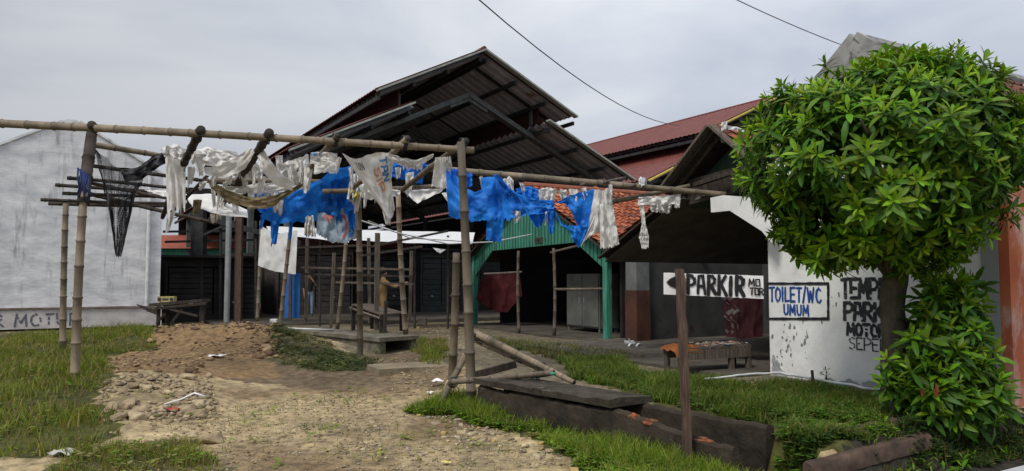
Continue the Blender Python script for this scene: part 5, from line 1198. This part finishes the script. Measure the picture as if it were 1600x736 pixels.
fill(pxpoly([(120,515),(240,505),(250,525),(120,530)]), 1500, .2, .007, .1, .1)
o = fast('grass', np.array(gvv), np.array([f if len(f)==4 else f for f in gff]), np.array(gcc), GRASS); tag(o, 'green and yellowing grass with low weeds round the yard', 'grass', kind='stuff')

# ================================================================== TREE WITH WHORLED LEAVES
def leaf_verts(L_, w, droop, fold):
    """leaf along +x, up +z"""
    s = [(0,.10),(.3,.72),(.62,1),(.85,.62),(1,.02)]; v = []
    for t, k in s:
        x = L_*t; z = -droop*L_*t*t
        v += [(x, -w*k/2, z+fold*w*k), (x, 0, z), (x, w*k/2, z+fold*w*k)]
    f = []
    for i in range(4):
        for j in range(2): f.append((i*3+j, (i+1)*3+j, (i+1)*3+j+1, i*3+j+1))
    return np.array(v), np.array(f)
class Leaves:
    def __init__(s, seed): s.v = []; s.f = []; s.c = []; s.n = 0; s.r = random.Random(seed)
    def leaf(s, p, d, up, L_, w, droop, col, fold=.16):
        v, f = leaf_verts(L_, w, droop, fold); d = d.normalized(); sd_ = up.cross(d)
        if sd_.length < 1e-3: sd_ = X.cross(d)
        sd_.normalize(); u = d.cross(sd_); M = np.array([d[:], sd_[:], u[:]]); q = v @ M + np.array(p[:])
        s.v.append(q); s.f.append(f+s.n); s.c.append(np.tile(np.array(col), (len(f),1))); s.n += len(q)
    def whorl(s, p, ax, L_, bright=1.0, n=None):
        r = s.r; ax = ax.normalized(); a = ax.cross(Z if abs(ax.z) < .95 else X).normalized(); b = ax.cross(a); n = n or r.randint(11, 16); ph = r.uniform(0, 6.28); tone = r.uniform(.75,1.25)*bright
        for k in range(n):
            t = k/n; sp = lerp(R(18), R(100), t**.8) + r.gauss(0,.12); an = ph + k*2.4 + r.gauss(0,.15)
            d = ax*math.cos(sp) + (a*math.cos(an)+b*math.sin(an))*math.sin(sp); d.z -= .12*t
            l_ = L_*(.55 + .5*min(1, t*2.2))*r.uniform(.8,1.15)
            y = (.225,.385,.012); o = (.05,.14,.008); q = min(1, t*1.5); c = [lerp(y[i], o[i], q)*tone*r.uniform(.8,1.2) for i in range(3)]
            s.leaf(p - ax*(.05*t*2) , d, ax, l_, l_*r.uniform(.24,.32), r.uniform(.05,.75)*(.4+t), c)
    def build(s, name, parent): return fast(name, np.concatenate(s.v), np.concatenate(s.f), np.concatenate(s.c), LEAF, parent, smooth=True)
tg = gp(6.75, 4.45, 0); tg = W(1404, 668, 7.3); tg.z = gz(tg.x, tg.y)-.05
tr = thing('leafy_tree', 'rounded glossy leaved tree with dark trunk in front of the white wall', 'tree', tg)
def wob(pts, r, seed, mb, seg=10):
    q = []; rr = []
    for i in range(len(pts)-1):
        for k in range(5):
            t = k/5; c = Vector(pts[i]).lerp(Vector(pts[i+1]), t); c += Vector((n2(c.z*3,seed,1,1), n2(c.z*3,seed,1,7), 0))*.022; q.append(c); rr.append(lerp(r[i], r[i+1], t)*(1+.10*n2(c.z*5,seed,1,4)))
    q.append(Vector(pts[-1])); rr.append(r[-1]); mb.tube(q, rr, seg)
yt = tg.y; top = W(1400, 440, yt)
m = MB(); wob([tg, tg+Z*.15, W(1398,560,yt), W(1393,480,yt), top, W(1404,400,yt)], [.20,.14,.12,.115,.12,.10], 3, m, 14); m.build('trunk', BARK, tr, True)
CC = W(1383, 272, yt-.05); RX, RY, RZ = 1.42, 1.2, 1.10
lim = []
m = MB(); rnd = random.Random(15)
for k in range(13):
    a = k*2.4; el = rnd.uniform(.15, 1.2); d = Vector((math.cos(a)*math.cos(el)*RX, math.sin(a)*math.cos(el)*RY, math.sin(el)*RZ)); e_ = CC + d*.72 - Z*.1; s_ = top + Z*rnd.uniform(-.1,.35)
    mid = s_.lerp(e_, .5) + Vector((rnd.uniform(-.1,.1),rnd.uniform(-.1,.1),rnd.uniform(-.1,.06))); wob([s_, mid, e_], [.055,.035,.014], k, m, 7)
    for j in range(3):
        t_ = mid.lerp(e_, rnd.uniform(.2,.9)); wob([t_, t_ + d*.22 + Vector((rnd.uniform(-.3,.3),rnd.uniform(-.3,.3),rnd.uniform(-.1,.3)))], [.018,.008], k+j, m, 5)
m.build('branches', BARK, tr, True)
lv = Leaves(4); r = lv.r; cnt = 0; made = []
OUT = [(W(px,py,CC.y)-CC) for px, py in ((1140,255),(1158,205),(1180,165),(1240,125),(1310,97),(1380,82),(1440,70),(1505,80),(1530,128),(1565,150),(1605,200),(1612,280),(1585,315),(1575,345),(1545,395),(1480,430),(1420,438),(1370,425),(1320,425),(1258,418),(1212,392),(1224,335),(1180,322),(1146,295))]
OUT = sorted((math.atan2(p.z, p.x), math.hypot(p.x, p.z)) for p in OUT)
def prof(t):                              # crown radius in the upright plane by angle: an uneven, flat bottomed head
    n = len(OUT)
    for i in range(n):
        a, ra = OUT[i]; b, rb = OUT[(i+1) % n]
        if i == n-1: b += 6.2832
        tt = t if t >= a or i < n-1 else t+6.2832
        if i == n-1 and t < OUT[0][0]: tt = t+6.2832
        if a <= tt <= b: return lerp(ra, rb, (tt-a)/(b-a)) * .94
    return 1.2
while cnt < 1450:
    d = Vector((r.gauss(0,1), r.gauss(0,1), r.gauss(0,1))).normalized()
    if d.y > .8: continue
    lump = 1 + .10*noise.noise(d*1.7 + Vector((4,2,1))) + .16*noise.noise(d*3.6 + Vector((1,7,3)))
    q_ = math.hypot(d.x, d.z); th = math.atan2(d.z, d.x); rr_ = prof(th)
    dep = 1 - .5*r.random()**1.9
    zf = RZ*(1.04 if d.z > 0 else .98)
    p = CC + Vector((d.x*rr_*lump*dep, d.y*RY*lump*dep, d.z*rr_*lump*dep))
    if False:   # the crown is pulled in towards the trunk below, drawn out to the left
        k = 1 + .12*d.z*(1.0 if d.x < 0 else .6); p.x = CC.x + (p.x-CC.x)*k
    if d.z < -.86 and r.random() < .5: continue
    if noise.noise(d*3.1 + Vector((9,3,5))) > .30 and dep > .62: continue
    u, v = uv_of(p.x, p.y)
    if u > 8.2 and v > 3.7 and p.z < 4.4: continue
    if p.x/p.y > .656 + .07*ss(2.25, 2.6, p.z) + .02*r.gauss(0,1): continue
    if any((p-q).length < .055 for q in made): continue
    made.append(p); cnt += 1
    ax = (d*1.0 + Z*.55*(1 if d.z > -.4 else .2) + Vector((r.gauss(0,.22), r.gauss(0,.22), r.gauss(0,.22))))
    lv.whorl(p, ax, r.uniform(.11,.205), r.uniform(.8,1.15))
lv.build('crown', tr)
# low leafy shrub round the foot of the trunk and the wall corner
st_ = Vector((4.55, 7.15, -.05)); st_.z = gz(st_.x, st_.y)
sh = thing('leafy_shrub', 'dense leafy shrub at the foot of the tree before the orange wall', 'shrub', st_)
m = MB(); rnd = random.Random(6)
for k in range(14):
    e_ = W(rnd.uniform(1430,1570), rnd.uniform(430,640), rnd.uniform(6.8,7.3)); mid = st_.lerp(e_, .5)+Vector((rnd.uniform(-.1,.1),0,.05)); wob([st_+X*rnd.uniform(-.25,.25), mid, e_], [.022,.015,.007], k, m, 6)
m.build('stems', BARK, sh, True)
lv = Leaves(9); r = lv.r
for k in range(430):
    q = r.random()
    if q < .62: px, py = r.gauss(1492,48), r.uniform(435,640)
    elif q < .9: px, py = r.gauss(1510,52), r.uniform(560,660)
    else: px, py = r.gauss(1440,18), r.uniform(480,620)
    if px < 1412 + (0 if py > 520 else 30): continue
    if px > 1572 or (px > 1540 and py < 545): continue
    yy = r.uniform(6.65,7.35) - .15*ss(1500,1600,px); p = W(px, py, yy)
    u, v = uv_of(p.x, p.y)
    if u > 8.28 and v > 3.75: continue
    if p.z < gz(p.x,p.y)+.08: continue
    ax = Vector((r.gauss(0,.6)+(px-1490)/160, -.55+r.gauss(0,.3), .75+r.gauss(0,.3))); lv.whorl(p, ax, r.uniform(.13,.20), .85)
lv.build('foliage', sh)
lv = Leaves(11)
for (px, py) in ((1440,602),(1462,598),(1458,606)):
    p = W(px, py, 6.55); 
    for k in range(1): lv.leaf(p, Vector((lv.r.uniform(-.4,.4), -.3, -1)), Vector((0,-1,.2)), .10, .035, .2, (.2,.06,.025))
lv.build('dead_leaves', sh)
lv = Leaves(12); r = lv.r
pl = Gt(1392, 612); sm = thing('small_sucker_plant', 'small leafy sucker plant left of the trunk base', 'plant', pl)
m = MB()
for (px, py) in ((1385,560),(1390,590),(1400,612),(1378,600),(1396,575)):
    p = W(px, py, 6.95); m.tube([Vector((pl.x+.05, 7.0, gz(pl.x,7.0)-.03)), Vector((p.x, 7.0, p.z-.1)), p], .008, 5); lv.whorl(p, Vector((-.3+r.gauss(0,.3), -.5, 1)), r.uniform(.13,.19), .95)
m.build('stems', BARK, sm, True); lv.build('foliage', sm)
# ditch weeds at lower right
lv = Leaves(14); r = lv.r; q = Gt(1480,690); q2 = thing('ditch_weeds', 'low broad leaved weeds in the dark ditch under the shrub', 'plant', q)
for k in range(46):
    p = Gt(r.uniform(1350,1590), r.uniform(672,728)); p.z += r.uniform(.02,.12); lv.whorl(p, Vector((r.gauss(0,.4),-.2,1)), r.uniform(.06,.10), .7, 7)
lv.build('foliage', q2)
for i, (px, py, n_, h_) in enumerate(((866,648,6,.3),(1290,600,5,.22),(1385,600,0,0),(270,503,7,.4))):
    if not n_: continue
    p = Gt(px, py); t_ = thing('weed_plant', ('spindly green weed standing against the drain front', 'wilted weed at the foot of the white wall', '', 'green weed between the rickety bench and the heap')[i], 'plant', p)
    lv = Leaves(20+i); m = MB(); m.tube([p-Z*.02, p+Z*h_*.6+X*.02, p+Z*h_], .006, 5); m.build('stem', LEAF, t_, True)
    for k in range(n_): lv.whorl(p+Z*h_*(.35+.65*k/n_)+X*.04*math.sin(k*2), Vector((math.sin(k*2),-.3,1)), .07, .8, 5)
    lv.build('foliage', t_)

# ================================================================== PEOPLE
def figure(name, label, J, B, cols, hair, loc):
    """J joints {name:(x,y,z,r)}, B bones [(a,b,colour key)]"""
    t = thing(name, label, 'person', loc); names = list(J); idx = {k: i for i, k in enumerate(names)}
    me = bpy.data.meshes.new('body'); me.from_pydata([Vector(J[k][:3]) for k in names], [(idx[a], idx[b]) for a, b, c in B], [])
    o = bpy.data.objects.new('body', me); COL.objects.link(o); md = o.modifiers.new('skin', 'SKIN'); md.use_smooth_shade = True; md.branch_smoothing = .4
    for i, k in enumerate(names):
        r_ = J[k][3]; me.skin_vertices[0].data[i].radius = (r_ if not hasattr(r_, '__len__') else r_[0], r_ if not hasattr(r_, '__len__') else r_[1]); me.skin_vertices[0].data[i].use_root = (k == 'pelvis')
    o.modifiers.new('sub', 'SUBSURF').render_levels = 2; o.modifiers['sub'].levels = 2
    dg = bpy.context.evaluated_depsgraph_get(); dg.update(); m2 = bpy.data.meshes.new_from_object(o.evaluated_get(dg)); bpy.data.objects.remove(o)
    ca = m2.color_attributes.new('Col', 'FLOAT_COLOR', 'CORNER'); arr = []
    for p in m2.polygons:
        c = p.center; best = None
        for a, b, k in B:
            A_, B_ = Vector(J[a][:3]), Vector(J[b][:3]); d = B_-A_; tt = min(1, max(0, (c-A_).dot(d)/max(1e-9, d.dot(d)))); ra = J[a][3] if not hasattr(J[a][3],'__len__') else J[a][3][0]
            ds = (c-(A_+d*tt)).length - .5*ra
            if best is None or ds < best[0]: best = (ds, k)
        arr += [*cols[best[1]], 1.0]*p.loop_total
    ca.data.foreach_set('color', arr); m2.materials.clear(); m2.materials.append(SKIN); m2.polygons.foreach_set('use_smooth', [True]*len(m2.polygons))
    b_ = bpy.data.objects.new('body', m2); COL.objects.link(b_); b_.parent = t
    # hair cap, ears, eyes
    hx, hy, hz = hair[:3]; bm = bmesh.new(); bmesh.ops.create_uvsphere(bm, u_segments=18, v_segments=12, radius=1)
    for v in bm.verts: v.co = Vector((v.co.x*.092, v.co.y*.105, v.co.z*.115)); 
    fx, fy = hair[3]   # facing
    dele = [v for v in bm.verts if (v.co.x*fx+v.co.y*fy) > .035 and v.co.z < .055 or v.co.z < -.06]
    bmesh.ops.delete(bm, geom=dele, context='VERTS'); hm = bpy.data.meshes.new('hair'); bm.to_mesh(hm); bm.free(); hm.materials.append(HAIR); ho = bpy.data.objects.new('hair', hm); COL.objects.link(ho); ho.parent = t; ho.location = (hx, hy, hz+.01)
    return t
def person(name, label, loc, facing, H, cols, arms, hairlen=0):
    s = H/1.7; fx, fy = facing; rx, ry = fy, -fx     # right-hand direction
    P_ = lambda r_, f, z, rad: (s*(rx*r_+fx*f), s*(ry*r_+fy*f), s*z, rad*s if not hasattr(rad,'__len__') else (rad[0]*s, rad[1]*s))
    J = dict(pelvis=P_(0,0,.93,.135), waist=P_(0,0,1.08,.12), chest=P_(0,.01,1.28,.14), neckb=P_(0,0,1.44,.075), neck=P_(0,.01,1.50,.052), jaw=P_(0,.03,1.55,.06), head=P_(0,.01,1.63,.082), crown=P_(0,0,1.69,.055), nose=P_(0,.105,1.595,.016))
    B = [('pelvis','waist','shirt'),('waist','chest','shirt'),('chest','neckb','shirt'),('neckb','neck','skin'),('neck','jaw','skin'),('jaw','head','skin'),('head','crown','hair'),('jaw','nose','skin')]
    for sd, n in ((-1,'l'),(1,'r')):
        J['hip'+n] = P_(sd*.095,0,.88,.092); J['knee'+n] = P_(sd*.10,.02,.49,.062); J['ank'+n] = P_(sd*.10,-.01,.09,.042); J['toe'+n] = P_(sd*.115,.14,.035,.034)
        B += [('pelvis','hip'+n,'pants'),('hip'+n,'knee'+n,'pants'),('knee'+n,'ank'+n,'pants'),('ank'+n,'toe'+n,'shoe')]
        sh_, el, wr, hd = arms[n]; J['sh'+n] = P_(*sh_,.062); J['el'+n] = P_(*el,.044); J['wr'+n] = P_(*wr,.030); J['pa'+n] = P_(*hd,.036)
        B += [('chest','sh'+n,'shirt'),('sh'+n,'el'+n,'sleeve'),('el'+n,'wr'+n,'fore'),('wr'+n,'pa'+n,'skin')]
        d = Vector(hd)-Vector(wr); d.normalize()
        for k, (o1, ln) in enumerate(((-.028,.075),(-.010,.09),(.010,.085),(.027,.068),(.045,.05))):
            q = Vector(hd) + d*ln + Vector((0,0,o1)) + Vector((-.012*sd,0,-.01)); J['f%s%d' % (n,k)] = P_(*q,.010); B.append(('pa'+n,'f%s%d' % (n,k),'skin'))
    t = figure(name, label, J, B, cols, (s*fx*-.012, s*fy*-.012, s*1.635, facing), loc)
    return t
n_ = Vector((-.25,-.97))
p = W(483, 492, 25.9); p.z = .28
person('person', 'person in black top and light blue jeans standing by the blue board', p, (.35,-.937), 1.50,
  dict(shirt=(.012,.012,.014), sleeve=(.012,.012,.014), fore=(.25,.15,.1), skin=(.28,.17,.11), pants=(.2,.28,.4), shoe=(.03,.03,.03), hair=(.01,.009,.008)),
  dict(l=((-.18,0,1.40),(-.25,.12,1.18),(-.12,.22,1.38),(-.07,.19,1.47)), r=((.18,0,1.40),(.24,.02,1.12),(.21,.10,.88),(.21,.13,.80))))
p = W(598, 500, 18.9); p.z = gz(p.x, p.y)+.02; p.z = max(p.z, .17)
person('person', 'person in tan uniform reaching both arms towards the leaning bamboo post', p, (.95,.31), 1.66,
  dict(shirt=(.27,.17,.07), sleeve=(.27,.17,.07), fore=(.34,.2,.12), skin=(.34,.2,.12), pants=(.3,.2,.09), shoe=(.03,.025,.02), hair=(.01,.009,.008)),
  dict(l=((-.18,0,1.40),(-.20,.26,1.26),(-.12,.52,1.30),(-.10,.60,1.32)), r=((.18,0,1.40),(.20,.25,1.22),(.14,.50,1.30),(.12,.58,1.32))))
